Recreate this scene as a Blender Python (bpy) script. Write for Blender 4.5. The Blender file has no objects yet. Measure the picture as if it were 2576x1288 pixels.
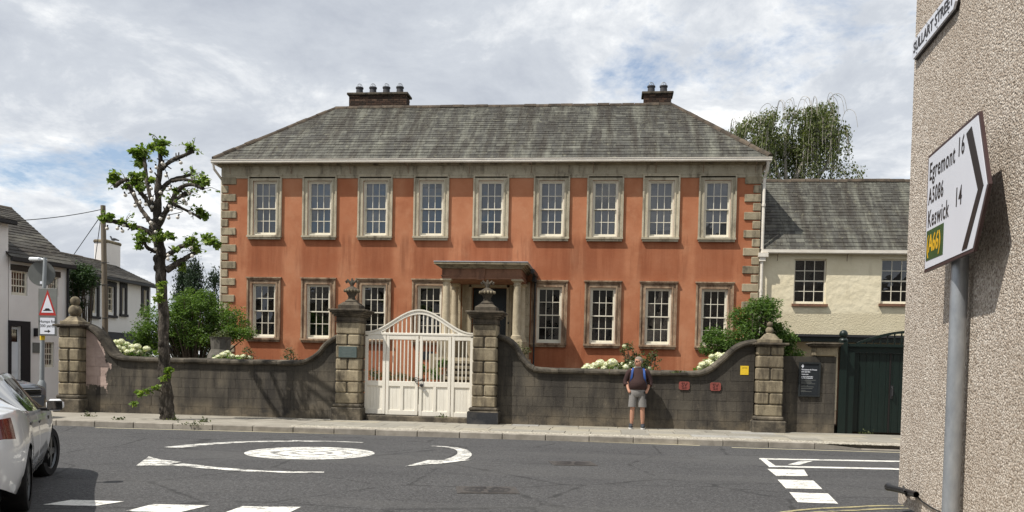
import bpy, math, random
import numpy as np
from mathutils import Matrix, Vector

# ------------------------------------------------------------------ camera, sky, sun, exposure
SC = bpy.context.scene
COL = SC.collection
F, U0, V0, CAMH = 2213.0, 1287.5, 1004.0, 1.5       # focal length and principal point of a 2575 x 1288 frame
YAW, PITCH, ROLL = math.radians(6.3), math.radians(-2.0), 0.022
cam = bpy.data.cameras.new("camera"); camo = bpy.data.objects.new("camera", cam); COL.objects.link(camo)
CR = Matrix.Rotation(YAW, 3, 'Z') @ Matrix.Rotation(math.pi / 2 + PITCH, 3, 'X') @ Matrix.Rotation(ROLL, 3, 'Z')
camo.matrix_world = Matrix.Translation((0, 0, CAMH)) @ CR.to_4x4()
cam.sensor_width = 36; cam.lens = 36 * F / 2575
cam.shift_x = 0; cam.shift_y = (V0 - 644) / 2575
cam.clip_end = 3000; cam.clip_start = 0.05
SC.camera = camo

SUN_TO = Vector((1.35, 1.0, -2.5)).normalized()      # direction the sunlight travels
SUN_EL = math.asin(-SUN_TO.z)
SUN_AZ = math.atan2(-SUN_TO.x, -SUN_TO.y)
world = bpy.data.worlds.new("World"); SC.world = world; world.use_nodes = True
wn, wl = world.node_tree.nodes, world.node_tree.links
bg = wn["Background"]; bg.inputs[1].default_value = 0.1
sky = wn.new("ShaderNodeTexSky"); sky.sky_type = 'NISHITA'; sky.sun_disc = False
sky.sun_elevation = SUN_EL; sky.sun_rotation = SUN_AZ; sky.air_density = 1.0; sky.dust_density = 0.6
tc = wn.new("ShaderNodeTexCoord")
sep = wn.new("ShaderNodeSeparateXYZ"); wl.new(tc.outputs["Generated"], sep.inputs[0])
def wmath(op, a, b=None, clamp=False):
    n = wn.new("ShaderNodeMath"); n.operation = op; n.use_clamp = clamp
    for i, q in enumerate((a, b)):
        if q is None: continue
        if isinstance(q, (int, float)): n.inputs[i].default_value = q
        else: wl.new(q, n.inputs[i])
    return n.outputs[0]
zz = wmath('ADD', wmath('MAXIMUM', sep.outputs[2], 0.0), 0.28)
cmb = wn.new("ShaderNodeCombineXYZ")
wl.new(wmath('DIVIDE', sep.outputs[0], zz), cmb.inputs[0]); wl.new(wmath('DIVIDE', sep.outputs[1], zz), cmb.inputs[1])
cmb.inputs[2].default_value = 3.7
def wnoise(sc, det, rough, off, dist=0.0):
    mp = wn.new("ShaderNodeMapping"); mp.inputs["Location"].default_value = off
    wl.new(cmb.outputs[0], mp.inputs[0])
    n = wn.new("ShaderNodeTexNoise"); n.inputs["Scale"].default_value = sc; n.inputs["Detail"].default_value = det
    n.inputs["Roughness"].default_value = rough; n.inputs["Distortion"].default_value = dist
    wl.new(mp.outputs[0], n.inputs["Vector"]); return n.outputs[0]
def wramp(s, stops):
    r = wn.new("ShaderNodeValToRGB"); e = r.color_ramp.elements
    while len(e) < len(stops): e.new(0.5)
    for q, (p, c) in zip(e, stops): q.position = p; q.color = (*c, 1) if len(c) == 3 else c
    wl.new(s, r.inputs[0]); return r.outputs[0]
def wmix(f, a, b):
    m = wn.new("ShaderNodeMix"); m.data_type = 'RGBA'
    wl.new(f, m.inputs[0]); wl.new(a, m.inputs[6]); wl.new(b, m.inputs[7]); return m.outputs[2]
SKYA, SKYB = 9.1, 3.3
# broken cloud deck: one field says where cloud is; thin edges are white, thick bellies grey
den = wmath('ADD', wmath('MULTIPLY', wnoise(1.25, 10, 0.60, (SKYA, SKYB, 0), 0.35), 0.66), wmath('MULTIPLY', wnoise(4.6, 10, 0.64, (1.3, 4.4, 1), 0.3), 0.34))
cover = wramp(den, [(0.385, (0, 0, 0)), (0.45, (1, 1, 1))])
body = wramp(wmath('ADD', wmath('MULTIPLY', den, 0.55), wmath('MULTIPLY', wnoise(3.0, 10, 0.64, (2.1, 7.4, 2), 0.4), 0.45)), [(0.41, (8.9, 8.9, 8.75)), (0.46, (6.4, 6.6, 6.85)), (0.51, (4.9, 5.2, 5.65)), (0.61, (3.9, 4.2, 4.75))])
thick = body
skyc = wn.new("ShaderNodeMix"); skyc.data_type = 'RGBA'; skyc.blend_type = 'MULTIPLY'; skyc.inputs[0].default_value = 1
wl.new(sky.outputs[0], skyc.inputs[6]); skyc.inputs[7].default_value = (1.0, 1.0, 1.0, 1)
veil = wn.new("ShaderNodeMix"); veil.data_type = 'RGBA'; veil.inputs[0].default_value = 0.3
wl.new(skyc.outputs[2], veil.inputs[6]); veil.inputs[7].default_value = (4.2, 5.0, 6.2, 1)
wl.new(wmix(cover, veil.outputs[2], thick), bg.inputs[0])

sun = bpy.data.lights.new("sun", 'SUN'); sun.energy = 3.9; sun.angle = math.radians(0.53); sun.color = (1.0, 0.95, 0.87)
suno = bpy.data.objects.new("sun", sun); COL.objects.link(suno)
suno.rotation_euler = SUN_TO.to_track_quat('-Z', 'Y').to_euler(); suno.location = (-20, -15, 40)
vs = SC.view_settings; vs.view_transform = 'Standard'; vs.look = 'None'; vs.exposure = 0.42; vs.gamma = 1.0; vs.use_curve_mapping = False

# ------------------------------------------------------------------ helpers
rng = random.Random(7)
npr = np.random.default_rng(11)
O3 = Vector((0, 0, CAMH))
def ray(u, v): return CR @ Vector(((u - U0) / F, -(v - V0) / F, -1.0))
def aty(u, v, y): d = ray(u, v); return O3 + d * (y / d.y)          # pixel of the photograph -> point on the plane Y = y
def atz(u, v, z=0.0): d = ray(u, v); return O3 + d * ((z - CAMH) / d.z)
OFF = {}
def off(p): return OFF.get(p.name, Vector()) if p else Vector()
def tag(o, label=None, cat=None, group=None, kind=None):
    if label: o["label"] = label
    if cat: o["category"] = cat
    if group: o["group"] = group
    if kind: o["kind"] = kind
    return o
def thing(name, label, cat, loc=(0, 0, 0), rotz=0.0, group=None, local=False):
    o = bpy.data.objects.new(name, None); COL.objects.link(o); o.empty_display_size = 0.3
    o.location = loc; o.rotation_euler = (0, 0, rotz)
    OFF[o.name] = Vector() if (local or rotz) else Vector(loc)
    return tag(o, label, cat, group)
def obj(name, me, parent=None, loc=None):
    o = bpy.data.objects.new(name, me); COL.objects.link(o)
    if parent: o.parent = parent
    if loc is not None: o.location = loc
    if parent: OFF[o.name] = off(parent)
    return o
def inst(name, me, parent, M):                       # shared mesh at world (or root-local) matrix M
    o = bpy.data.objects.new(name, me); COL.objects.link(o); o.parent = parent
    OFF[o.name] = off(parent)
    o.matrix_local = Matrix.Translation(-off(parent)) @ M
    return o
def copy_tree(o, parent=None):
    c = o.copy(); COL.objects.link(c); c.parent = parent
    for ch in list(o.children): copy_tree(ch, c)
    return c
class MB:
    def __init__(s): s.v = []; s.f = []; s.r = []
    def add(s, v, f):
        b = len(s.v); s.v += [tuple(q) for q in v]; s.f += [tuple(b + i for i in q) for q in f]; return s
    def quad(s, a, b, c, d): return s.add([a, b, c, d], [(0, 1, 2, 3)])
    def box(s, x0, x1, y0, y1, z0, z1):
        return s.add([(x0, y0, z0), (x1, y0, z0), (x1, y1, z0), (x0, y1, z0), (x0, y0, z1), (x1, y0, z1), (x1, y1, z1), (x0, y1, z1)],
                     [(0, 3, 2, 1), (4, 5, 6, 7), (0, 1, 5, 4), (1, 2, 6, 5), (2, 3, 7, 6), (3, 0, 4, 7)])
    def cbox(s, x0, x1, y0, y1, z0, z1, c=0.01):     # chamfered box: 24 vertices
        X, Y, Z = (x0, x1), (y0, y1), (z0, z1); V = []; idx = {}
        for i in (0, 1):
            for j in (0, 1):
                for k in (0, 1):
                    sx, sy, sz = (1 - 2 * i), (1 - 2 * j), (1 - 2 * k)
                    for a in range(3):
                        p = [X[i] + sx * c, Y[j] + sy * c, Z[k] + sz * c]; p[a] = (X[i], Y[j], Z[k])[a]
                        idx[i, j, k, a] = len(V); V.append(p)
        q = lambda *t: tuple(idx[e] for e in t); Fc = []
        for a in range(3):
            o1, o2 = [b for b in range(3) if b != a]
            for e in (0, 1):
                def K(m, n): t = [0, 0, 0]; t[a] = e; t[o1] = m; t[o2] = n; return (*t, a)
                r = [K(0, 0), K(1, 0), K(1, 1), K(0, 1)]
                flip = (e == 0) != (a == 1)
                Fc.append(q(*(r[::-1] if flip else r)))
        for a in range(3):                            # edges along axis a
            o1, o2 = [b for b in range(3) if b != a]
            for m in (0, 1):
                for n in (0, 1):
                    def K(e, ax): t = [0, 0, 0]; t[a] = e; t[o1] = m; t[o2] = n; return (*t, ax)
                    r = [K(0, o1), K(1, o1), K(1, o2), K(0, o2)]
                    if (m != n) == (a != 1): r = r[::-1]
                    Fc.append(q(*r[::-1]))
        for i in (0, 1):
            for j in (0, 1):
                for k in (0, 1):
                    r = [(i, j, k, 0), (i, j, k, 1), (i, j, k, 2)]
                    if (i + j + k) % 2 == 0: r = r[::-1]
                    Fc.append(q(*r))
        return s.add(V, Fc)
    def prism(s, poly, axis, c0, c1):                 # polygon (a,b) in the plane across `axis`, extruded c0..c1
        def P(a, b, c): return {'x': (c, a, b), 'y': (a, c, b), 'z': (a, b, c)}[axis]
        n = len(poly); V = [P(a, b, c0) for a, b in poly] + [P(a, b, c1) for a, b in poly]
        Fc = [tuple(range(n)), tuple(range(2 * n - 1, n - 1, -1))] + [(i, n + i, n + (i + 1) % n, (i + 1) % n) for i in range(n)]
        area = sum(poly[i][0] * poly[(i + 1) % n][1] - poly[(i + 1) % n][0] * poly[i][1] for i in range(n))
        if (area > 0) == (axis != 'y'): Fc = [q[::-1] for q in Fc]
        return s.add(V, Fc)
    def lathe(s, prof, cx, cy, n=20):
        V = []; Fc = []
        for r, z in prof:
            for i in range(n):
                a = 2 * math.pi * i / n; V.append((cx + r * math.cos(a), cy + r * math.sin(a), z))
        for k in range(len(prof) - 1):
            for i in range(n):
                j = (i + 1) % n; Fc.append((k * n + i, k * n + j, (k + 1) * n + j, (k + 1) * n + i))
        Fc.append(tuple(range(n))[::-1]); Fc.append(tuple((len(prof) - 1) * n + i for i in range(n)))
        return s.add(V, Fc)
    def tube(s, pts, rad, n=8, caps=True):
        pts = [Vector(p) for p in pts]
        if not isinstance(rad, (list, tuple)): rad = [rad] * len(pts)
        V = []; Fc = []; up = None
        for i, p in enumerate(pts):
            t = (pts[min(i + 1, len(pts) - 1)] - pts[max(i - 1, 0)]).normalized()
            if up is None: up = Vector((0, 0, 1)) if abs(t.z) < 0.9 else Vector((1, 0, 0))
            a = (up - t * up.dot(t)).normalized(); b = t.cross(a); up = a
            for k in range(n):
                w = 2 * math.pi * k / n; V.append(p + (a * math.cos(w) + b * math.sin(w)) * rad[i])
        for i in range(len(pts) - 1):
            for k in range(n):
                j = (k + 1) % n; Fc.append((i * n + k, i * n + j, (i + 1) * n + j, (i + 1) * n + k))
        if caps: Fc.append(tuple(range(n))[::-1]); Fc.append(tuple((len(pts) - 1) * n + k for k in range(n)))
        return s.add(V, Fc)
    def sphere(s, c, r, n=12, m=8, sq=(1, 1, 1)):
        prof = [(math.sin(math.pi * k / m), -math.cos(math.pi * k / m)) for k in range(m + 1)]
        V = []; Fc = []
        for a, z in prof:
            for i in range(n):
                w = 2 * math.pi * i / n; V.append((c[0] + r * sq[0] * a * math.cos(w), c[1] + r * sq[1] * a * math.sin(w), c[2] + r * sq[2] * z))
        for k in range(m):
            for i in range(n):
                j = (i + 1) % n; Fc.append((k * n + i, k * n + j, (k + 1) * n + j, (k + 1) * n + i))
        return s.add(V, Fc)
    def mesh(s, name, mat, parent=None, smooth=None):
        me = bpy.data.meshes.new(name); o = off(parent) if parent else Vector()
        me.from_pydata([(a - o.x, b - o.y, c - o.z) for a, b, c in s.v], [], s.f)
        if mat: me.materials.append(mat)
        if smooth:
            me.polygons.foreach_set("use_smooth", [True] * len(me.polygons)); me.set_sharp_from_angle(angle=math.radians(smooth))
        if s.r:
            at = me.attributes.new("rnd", 'FLOAT', 'FACE'); at.data.foreach_set("value", s.r)
        me.validate(); me.update(); return me
    def build(s, name, mat, parent=None, smooth=None): return obj(name, s.mesh(name, mat, parent, smooth), parent)

# ------------------------------------------------------------------ materials
class NB:
    def __init__(s, name):
        s.m = bpy.data.materials.new(name); s.m.use_nodes = True; s.nt = s.m.node_tree; s.b = s.nt.nodes["Principled BSDF"]; s.out = s.nt.nodes["Material Output"]
        s._p = None
    def n(s, t): return s.nt.nodes.new(t)
    def l(s, a, b): s.nt.links.new(a, b)
    def pos(s):
        if s._p is None: s._p = s.n("ShaderNodeNewGeometry").outputs["Position"]
        return s._p
    def xyz(s):
        q = s.n("ShaderNodeSeparateXYZ"); s.l(s.pos(), q.inputs[0]); return q.outputs
    def noise(s, scale, det=5, rough=.55, stretch=(1, 1, 1), dist=0, src=None):
        mp = s.n("ShaderNodeMapping"); mp.inputs["Scale"].default_value = stretch; s.l(src or s.pos(), mp.inputs[0])
        q = s.n("ShaderNodeTexNoise"); q.inputs["Scale"].default_value = scale; q.inputs["Detail"].default_value = det
        q.inputs["Roughness"].default_value = rough; q.inputs["Distortion"].default_value = dist
        s.l(mp.outputs[0], q.inputs["Vector"]); return q.outputs[0]
    def vor(s, scale, feat='F1', stretch=(1, 1, 1), col=False):
        mp = s.n("ShaderNodeMapping"); mp.inputs["Scale"].default_value = stretch; s.l(s.pos(), mp.inputs[0])
        q = s.n("ShaderNodeTexVoronoi"); q.feature = feat; q.inputs["Scale"].default_value = scale; s.l(mp.outputs[0], q.inputs["Vector"])
        return q.outputs["Color" if col else "Distance"]
    def ramp(s, sock, stops):
        r = s.n("ShaderNodeValToRGB"); e = r.color_ramp.elements
        while len(e) < len(stops): e.new(0.5)
        for q, (p, c) in zip(e, stops):
            q.position = p; q.color = (c, c, c, 1) if isinstance(c, (int, float)) else (*c, 1)
        s.l(sock, r.inputs[0]); return r.outputs[0]
    def mix(s, fac, a, b, mode='MIX'):
        m = s.n("ShaderNodeMix"); m.data_type = 'RGBA'; m.blend_type = mode
        for i, q in ((0, fac), (6, a), (7, b)):
            if isinstance(q, (int, float)): m.inputs[i].default_value = q if i == 0 else (q, q, q, 1)
            elif isinstance(q, tuple): m.inputs[i].default_value = (*q, 1)
            else: s.l(q, m.inputs[i])
        return m.outputs[2]
    def ma(s, op, a, b=None, clamp=False):
        m = s.n("ShaderNodeMath"); m.operation = op; m.use_clamp = clamp
        for i, q in enumerate((a, b)):
            if q is None: continue
            if isinstance(q, (int, float)): m.inputs[i].default_value = q
            else: s.l(q, m.inputs[i])
        return m.outputs[0]
    def step(s, v, a, b):                              # 0 at a, 1 at b
        q = s.n("ShaderNodeMapRange"); q.interpolation_type = 'SMOOTHSTEP'
        s.l(v, q.inputs[0]); q.inputs[1].default_value = a; q.inputs[2].default_value = b; return q.outputs[0]
    def rnd(s, attr=False):
        if attr:
            q = s.n("ShaderNodeAttribute"); q.attribute_name = "rnd"; return q.outputs["Fac"]
        return s.n("ShaderNodeObjectInfo").outputs["Random"]
    def fin(s, col, rough=.85, bump=None, bstr=.3, bdist=.01, spec=.3, metal=0.0, coat=0.0):
        if isinstance(col, tuple): s.b.inputs["Base Color"].default_value = (*col, 1)
        else: s.l(col, s.b.inputs["Base Color"])
        if isinstance(rough, (int, float)): s.b.inputs["Roughness"].default_value = rough
        else: s.l(rough, s.b.inputs["Roughness"])
        s.b.inputs["Specular IOR Level"].default_value = spec; s.b.inputs["Metallic"].default_value = metal
        s.b.inputs["Coat Weight"].default_value = coat; s.b.inputs["Coat Roughness"].default_value = .04
        if bump is not None:
            q = s.n("ShaderNodeBump"); q.inputs["Strength"].default_value = bstr; q.inputs["Distance"].default_value = bdist
            s.l(bump, q.inputs["Height"]); s.l(q.outputs[0], s.b.inputs["Normal"])
        return s.m
def simple(name, c1, c2=None, scale=4, rough=.8, bump=.2, bscale=40, rv=0.0, attr=False, stretch=(1, 1, 1), spec=.3, metal=0, coat=0, bdist=.006):
    b = NB(name); c2 = c2 or tuple(x * .8 for x in c1)
    col = b.ramp(b.noise(scale, 6, .6, stretch), [(.3, c2), (.7, c1)])
    if rv: col = b.mix(1.0, col, b.ramp(b.rnd(attr), [(0, 1 - rv), (1, 1 + rv * .8)]), 'MULTIPLY')
    return b.fin(col, rough, b.noise(bscale, 4) if bump else None, bump, bdist, spec, metal, coat)

def m_stone(name, c1, c2, dark, amount=.5, streak=True, rv=.15):
    b = NB(name)
    col = b.ramp(b.noise(3.5, 7, .62), [(.3, c2), (.7, c1)])
    st = b.noise(2.6, 7, .65, (1.6, 1.6, .45) if streak else (1, 1, 1))
    col = b.mix(b.ramp(st, [(.62 - amount * .3, 0.0), (.75 - amount * .18, .8)]), col, dark)
    col = b.mix(1.0, col, b.ramp(b.noise(45, 4), [(.25, .78), (.75, 1.15)]), 'MULTIPLY')
    if rv: col = b.mix(1.0, col, b.ramp(b.rnd(), [(0, 1 - rv), (1, 1 + rv)]), 'MULTIPLY')
    return b.fin(col, .92, b.noise(28, 6, .65), .35, .012, .2)
M = {}
def facade_mat():
    b = NB("orange_render"); X, Y, Z = b.xyz()
    col = b.ramp(b.noise(.9, 7, .6), [(.28, (0.36, 0.138, 0.070)), (.5, (0.435, 0.182, 0.095)), (.72, (0.49, 0.226, 0.126))])
    col = b.mix(b.ramp(b.noise(2.3, 6, .6), [(.50, 0.0), (.70, .65)]), col, (0.47, 0.225, 0.125))
    col = b.mix(b.ramp(b.noise(.55, 4, .5, (1, 1, .6)), [(.5, 0.0), (.68, .5)]), col, (0.296, 0.082, 0.035))
    streak = b.ramp(b.noise(1.5, 8, .68, (1.9, 1, .16), .3), [(.46, 0.0), (.62, 1.0)])
    zone = b.ma('MAXIMUM', b.ma('MULTIPLY', b.step(Z, 4.3, 5.2), b.step(Z, 6.35, 5.9)), b.ma('MULTIPLY', b.step(Z, 2.5, 2.2), .8))
    col = b.mix(b.ma('MULTIPLY', b.ma('MULTIPLY', streak, zone), .5), col, (0.156, 0.048, 0.025))
    under = None
    for wx in (-12.60, -10.55, -8.50, -6.46, -4.32, -2.18, -.31, 1.61, 3.52):
        q = b.step(b.ma('ABSOLUTE', b.ma('SUBTRACT', b.ma('ADD', X, b.ma('MULTIPLY', b.ma('SUBTRACT', b.noise(1.3, 5, .6, (1, 1, .4)), .5), .5)), wx)), .78, .58)
        under = q if under is None else b.ma('MAXIMUM', under, q)
    zz2 = b.ma('MAXIMUM', b.ma('MULTIPLY', b.step(Z, 4.2, 4.9), b.step(Z, 6.2, 6.0)), b.step(Z, 2.35, 2.2))
    col = b.mix(b.ma('MULTIPLY', b.ma('MULTIPLY', under, zz2), .55), col, (0.27, 0.085, 0.04))
    fine = b.ramp(b.noise(3.2, 8, .7, (2.6, 1, .12)), [(.6, 0.0), (.72, .5)])
    col = b.mix(b.ma('MULTIPLY', fine, b.step(Z, 7.9, 5.6)), col, (0.101, 0.043, 0.027))
    col = b.mix(b.ramp(b.noise(14, 6, .7), [(.66, 0.0), (.8, .45)]), col, (0.484, 0.265, 0.156))
    return b.fin(col, .92, b.noise(9, 8, .65), .35, .02, .15)
M['facade'] = facade_mat()
def slate_mat(attr, tint=(1, 1, 1), name="slate"):
    b = NB(name + ("_far" if attr else ""))
    r = b.rnd(attr)
    col = b.ramp(r, [(0, (.060, .059, .056)), (.5, (.083, .084, .079)), (.9, (.110, .112, .104)), (1, (.165, .17, .155))])
    pale = b.ramp(b.noise(1.5, 9, .68, (1.9, .26, .26)), [(.47, 0.0), (.66, .8)])
    col = b.mix(pale, col, (.235, .245, .215))
    dk = b.ramp(b.noise(1.3, 8, .68, (2.0, .22, .22)), [(.47, 0.0), (.63, .85)])
    col = b.mix(dk, col, (.046, .039, .032))
    col = b.mix(b.ramp(b.noise(6, 6, .7), [(.56, 0.0), (.70, .6)]), col, (.30, .30, .23))
    col = b.mix(b.ramp(b.noise(3.4, 8, .72, (1, .6, .6)), [(.5, 0.0), (.66, .65)]), col, (.042, .037, .029))
    col = b.mix(1.0, col, tint, 'MULTIPLY')
    return b.fin(col, .7, b.noise(30, 5, .6, (1, .5, .5)), .3, .008, .35)
M['slate'] = slate_mat(False, (.76, .73, .67)); M['slate_s'] = slate_mat(True, (.76, .73, .67))
M['slate_dark'] = slate_mat(True, (.62, .56, .52), "slate_dark")
M['stone'] = m_stone("sandstone", (.40, .345, .24), (.28, .235, .16), (.085, .07, .052), .45)
M['pier'] = m_stone("pier_stone", (.34, .29, .20), (.22, .18, .12), (.055, .045, .035), .62, rv=.22)
M['pier_dark'] = m_stone("weathered_cap_stone", (.16, .135, .10), (.075, .062, .048), (.028, .024, .02), .7)
M['coping'] = m_stone("coping_stone", (.15, .13, .10), (.07, .06, .048), (.022, .02, .017), .75, False, .25)
M['plinth'] = m_stone("plinth_stone", (.26, .22, .16), (.10, .085, .065), (.028, .026, .024), .95, False)
M['column'] = m_stone("column_stone", (.50, .43, .31), (.38, .32, .22), (.20, .165, .11), .25)
M['red_stone'] = m_stone("red_sandstone", (.25, .135, .085), (.18, .095, .062), (.09, .05, .036), .4)
M['arch_low'] = m_stone("stained_sandstone", (.44, .34, .235), (.28, .175, .11), (.10, .055, .036), .62)
M['arch_up'] = m_stone("pale_sandstone", (.50, .45, .34), (.40, .35, .255), (.14, .115, .085), .35)
def wall_mat():
    b = NB("boundary_wall_stone"); X, Y, Z = b.xyz()
    col = b.ramp(b.noise(1.1, 7, .62), [(.3, (.060, .053, .044)), (.52, (.094, .083, .067)), (.75, (.145, .124, .094))])
    col = b.mix(b.ramp(b.noise(2.0, 9, .7, (1.5, 1, .28)), [(.42, 0.0), (.60, .9)]), col, (.042, .038, .034))
    col = b.mix(b.ma('MULTIPLY', b.step(Z, 1.15, 1.5), .5), col, (.04, .037, .031))
    col = b.mix(b.ramp(b.noise(5, 6, .65), [(.62, 0.0), (.75, .5)]), col, (.24, .20, .15))
    col = b.mix(b.ma('MULTIPLY', b.step(Z, .62, .2), b.ramp(b.noise(2.1, 6, .6), [(.4, 0.0), (.6, .6)])), col, (.22, .18, .125))
    # surviving pale pink paint beside the left pier
    pk = b.ma('ADD', b.ma('MULTIPLY', b.ma('ADD', X, 12.98), -1.0), b.ma('MULTIPLY', b.ma('SUBTRACT', b.noise(2.6, 7, .62), .5), 1.3))
    low = b.ma('ADD', b.ma('SUBTRACT', Z, .78), b.ma('MULTIPLY', b.ma('SUBTRACT', b.noise(4.1, 6, .6), .5), .9))
    col = b.mix(b.ma('MULTIPLY', b.step(pk, -.02, .03), b.step(low, -.03, .05)), col, b.ramp(b.noise(5, 5), [(.3, (.36, .27, .235)), (.7, (.46, .355, .31))]))
    col = b.mix(1.0, col, b.ramp(b.rnd(), [(0, .95), (1, 1.06)]), 'MULTIPLY')
    return b.fin(col, .93, b.noise(22, 7, .65), .45, .014, .2)
M['wall'] = wall_mat()
M['joint'] = simple("mortar_joint", (.062, .055, .046), rough=.95)
def asphalt():
    b = NB("asphalt")
    col = b.ramp(b.noise(.35, 6, .6), [(.3, (0.059, 0.058, 0.059)), (.7, (0.077, 0.076, 0.076))])
    sp = b.ramp(b.vor(60, 'F1', col=True), [(.1, .62), (.55, 1.0), (.93, 1.6)])
    col = b.mix(1.0, col, sp, 'MULTIPLY')
    col = b.mix(1.0, col, b.ramp(b.noise(20, 7, .8, (.8, 1, 1)), [(.32, .62), (.70, 1.5)]), 'MULTIPLY')
    col = b.mix(b.ramp(b.noise(9, 6, .75, (.5, 1, 1)), [(.6, 0.0), (.76, .45)]), col, (0.128, 0.126, 0.120))
    col = b.mix(b.ramp(b.noise(.8, 7, .65, (.35, 1.4, 1)), [(.56, 0.0), (.7, .35)]), col, (0.044, 0.043, 0.043))
    crack = b.ramp(b.ma('ADD', b.vor(.42, 'DISTANCE_TO_EDGE'), b.ma('MULTIPLY', b.ma('SUBTRACT', b.noise(3, 6, .7), .5), .09)), [(.0, .75), (.012, 0.0)])
    col = b.mix(crack, col, (.03, .03, .03))
    col = b.mix(b.ramp(b.noise(.5, 4, .5, (.25, 1, 1)), [(.52, 0.0), (.6, .3)]), col, (.105, .103, .10))
    return b.fin(col, .88, b.ma('ADD', b.vor(90), b.noise(60, 4)), .6, .008, .25)
M['asphalt'] = asphalt()
def paint_mat(name="road_paint", c=(.76, .745, .69), worn=.565, rings=None):
    b = NB(name); X, Y, Z = b.xyz()
    wear = b.ma('ADD', b.ma('MULTIPLY', b.noise(5, 8, .75, (.7, 1.6, 1)), .75), b.ma('MULTIPLY', b.noise(38, 4, .7), .3))
    if rings:
        dx, dy = b.ma('SUBTRACT', X, rings[0]), b.ma('SUBTRACT', Y, rings[1]); rad = b.ma('SQRT', b.ma('ADD', b.ma('MULTIPLY', dx, dx), b.ma('MULTIPLY', dy, dy)))
        rg = b.ma('SINE', b.ma('ADD', b.ma('MULTIPLY', rad, 24.0), b.ma('MULTIPLY', b.noise(1.7, 4), 7.0)))
        wear = b.ma('ADD', wear, b.ma('MULTIPLY', b.ma('MULTIPLY', rg, b.step(rad, 1.0, .45)), .06))
    col = b.ramp(wear, [(worn - .085, (.10, .098, .095)), (worn - .03, tuple(x * .8 for x in c)), (worn + .05, c)])
    return b.fin(col, .75, b.noise(60, 4), .4, .006, .3)
M['paint'] = paint_mat(); M['dash_paint'] = paint_mat('dash_paint', worn=.525); M['disc_paint'] = paint_mat('disc_paint', worn=.55, rings=(-4.98, 14.33)); M['yellow_line'] = paint_mat("yellow_line_paint", (.40, .35, .19), .55); M['pale_line'] = paint_mat("worn_edge_line", (.42, .38, .27), .44)
def flag_mat():
    b = NB("flagstone")
    col = b.ramp(b.rnd(), [(0, (.25, .235, .20)), (.5, (.31, .29, .245)), (.8, (.35, .315, .24)), (1, (.33, .325, .31))])
    col = b.mix(b.ramp(b.noise(3, 7, .65), [(.45, 0.0), (.7, .45)]), col, (.17, .155, .13))
    col = b.mix(1.0, col, b.ramp(b.noise(30, 5, .7), [(.3, .85), (.7, 1.12)]), 'MULTIPLY')
    return b.fin(col, .88, b.noise(35, 5), .25, .006, .25)
M['flag'] = flag_mat()
M['pave'] = simple("pavement_concrete", (.33, .305, .255), (.22, .20, .165), 2.2, .9, .3, 45)
M['kerb'] = simple("kerb_stone", (.34, .31, .265), (.20, .18, .15), 4, .88, .3, 35, rv=.14)
def cobble_mat():
    b = NB("setts_strip")
    col = b.ramp(b.vor(14, 'F1', col=True), [(.2, (.36, .325, .26)), (.8, (.58, .54, .45))])
    col = b.mix(b.ramp(b.vor(14, 'DISTANCE_TO_EDGE'), [(.0, 1.0), (.08, 0.0)]), col, (.17, .15, .12))
    return b.fin(col, .9, b.ramp(b.vor(14, 'DISTANCE_TO_EDGE'), [(0, 0.0), (.25, 1.0)]), .8, .02, .2)
M['cobble'] = cobble_mat()
M['cream'] = simple("cream_window_paint", (.74, .70, .58), (.66, .61, .50), 6, .5, .08, 60, spec=.4)
M['gutter'] = simple("cream_gutter_paint", (.76, .72, .64), (.62, .57, .49), 3, .45, .1, 50, stretch=(1, 1, 3))
M['gate_white'] = simple("gate_paint", (.80, .765, .68), (.73, .69, .60), 4, .5, .1, 45, stretch=(3, 3, .6))
M['bracket'] = simple("rusty_bracket", (.34, .25, .17), (.16, .11, .08), 20, .7)
M['lead'] = simple("lead_sheet", (.42, .44, .48), (.30, .32, .36), 5, .45, .2, 20, spec=.5)
M['dark_metal'] = simple("dark_iron", (.035, .035, .038), rough=.5)
M['door_dark'] = simple("dark_door_paint", (.018, .024, .027), (.012, .016, .018), 3, .35, .05)
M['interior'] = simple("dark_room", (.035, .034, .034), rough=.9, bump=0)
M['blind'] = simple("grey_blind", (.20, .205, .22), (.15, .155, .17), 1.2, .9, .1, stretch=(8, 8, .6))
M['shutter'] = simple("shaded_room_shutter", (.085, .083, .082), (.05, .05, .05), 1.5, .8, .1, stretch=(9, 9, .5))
def glass_mat():
    b = NB("window_glass"); nt = b.nt
    tr = b.n("ShaderNodeBsdfTransparent"); tr.inputs[0].default_value = (.80, .84, .87, 1)
    gl = b.n("ShaderNodeBsdfGlossy"); gl.inputs["Roughness"].default_value = .015; gl.inputs[0].default_value = (1, 1, 1, 1)
    bp = b.n("ShaderNodeBump"); bp.inputs["Strength"].default_value = .12; bp.inputs["Distance"].default_value = .02
    b.l(b.noise(2.2, 2), bp.inputs["Height"]); b.l(bp.outputs[0], gl.inputs["Normal"])
    fr = b.n("ShaderNodeFresnel"); fr.inputs[0].default_value = 1.55; b.l(bp.outputs[0], fr.inputs["Normal"])
    mx = b.n("ShaderNodeMixShader"); b.l(b.ma('ADD', fr.outputs[0], .05), mx.inputs[0]); b.l(tr.outputs[0], mx.inputs[1]); b.l(gl.outputs[0], mx.inputs[2])
    b.l(mx.outputs[0], b.out.inputs[0]); return b.m
M['glass'] = glass_mat()
def brick_mat():
    b = NB("chimney_brick")
    col = b.ramp(b.rnd(), [(0, (.034, .022, .017)), (.5, (.060, .036, .026)), (.85, (.088, .052, .036)), (1, (.13, .085, .06))])
    col = b.mix(b.ramp(b.noise(3, 6), [(.45, 0.0), (.65, .6)]), col, (.035, .03, .024))
    return b.fin(col, .9, b.noise(40, 4), .3, .006, .2)
M['brick'] = brick_mat()
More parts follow.
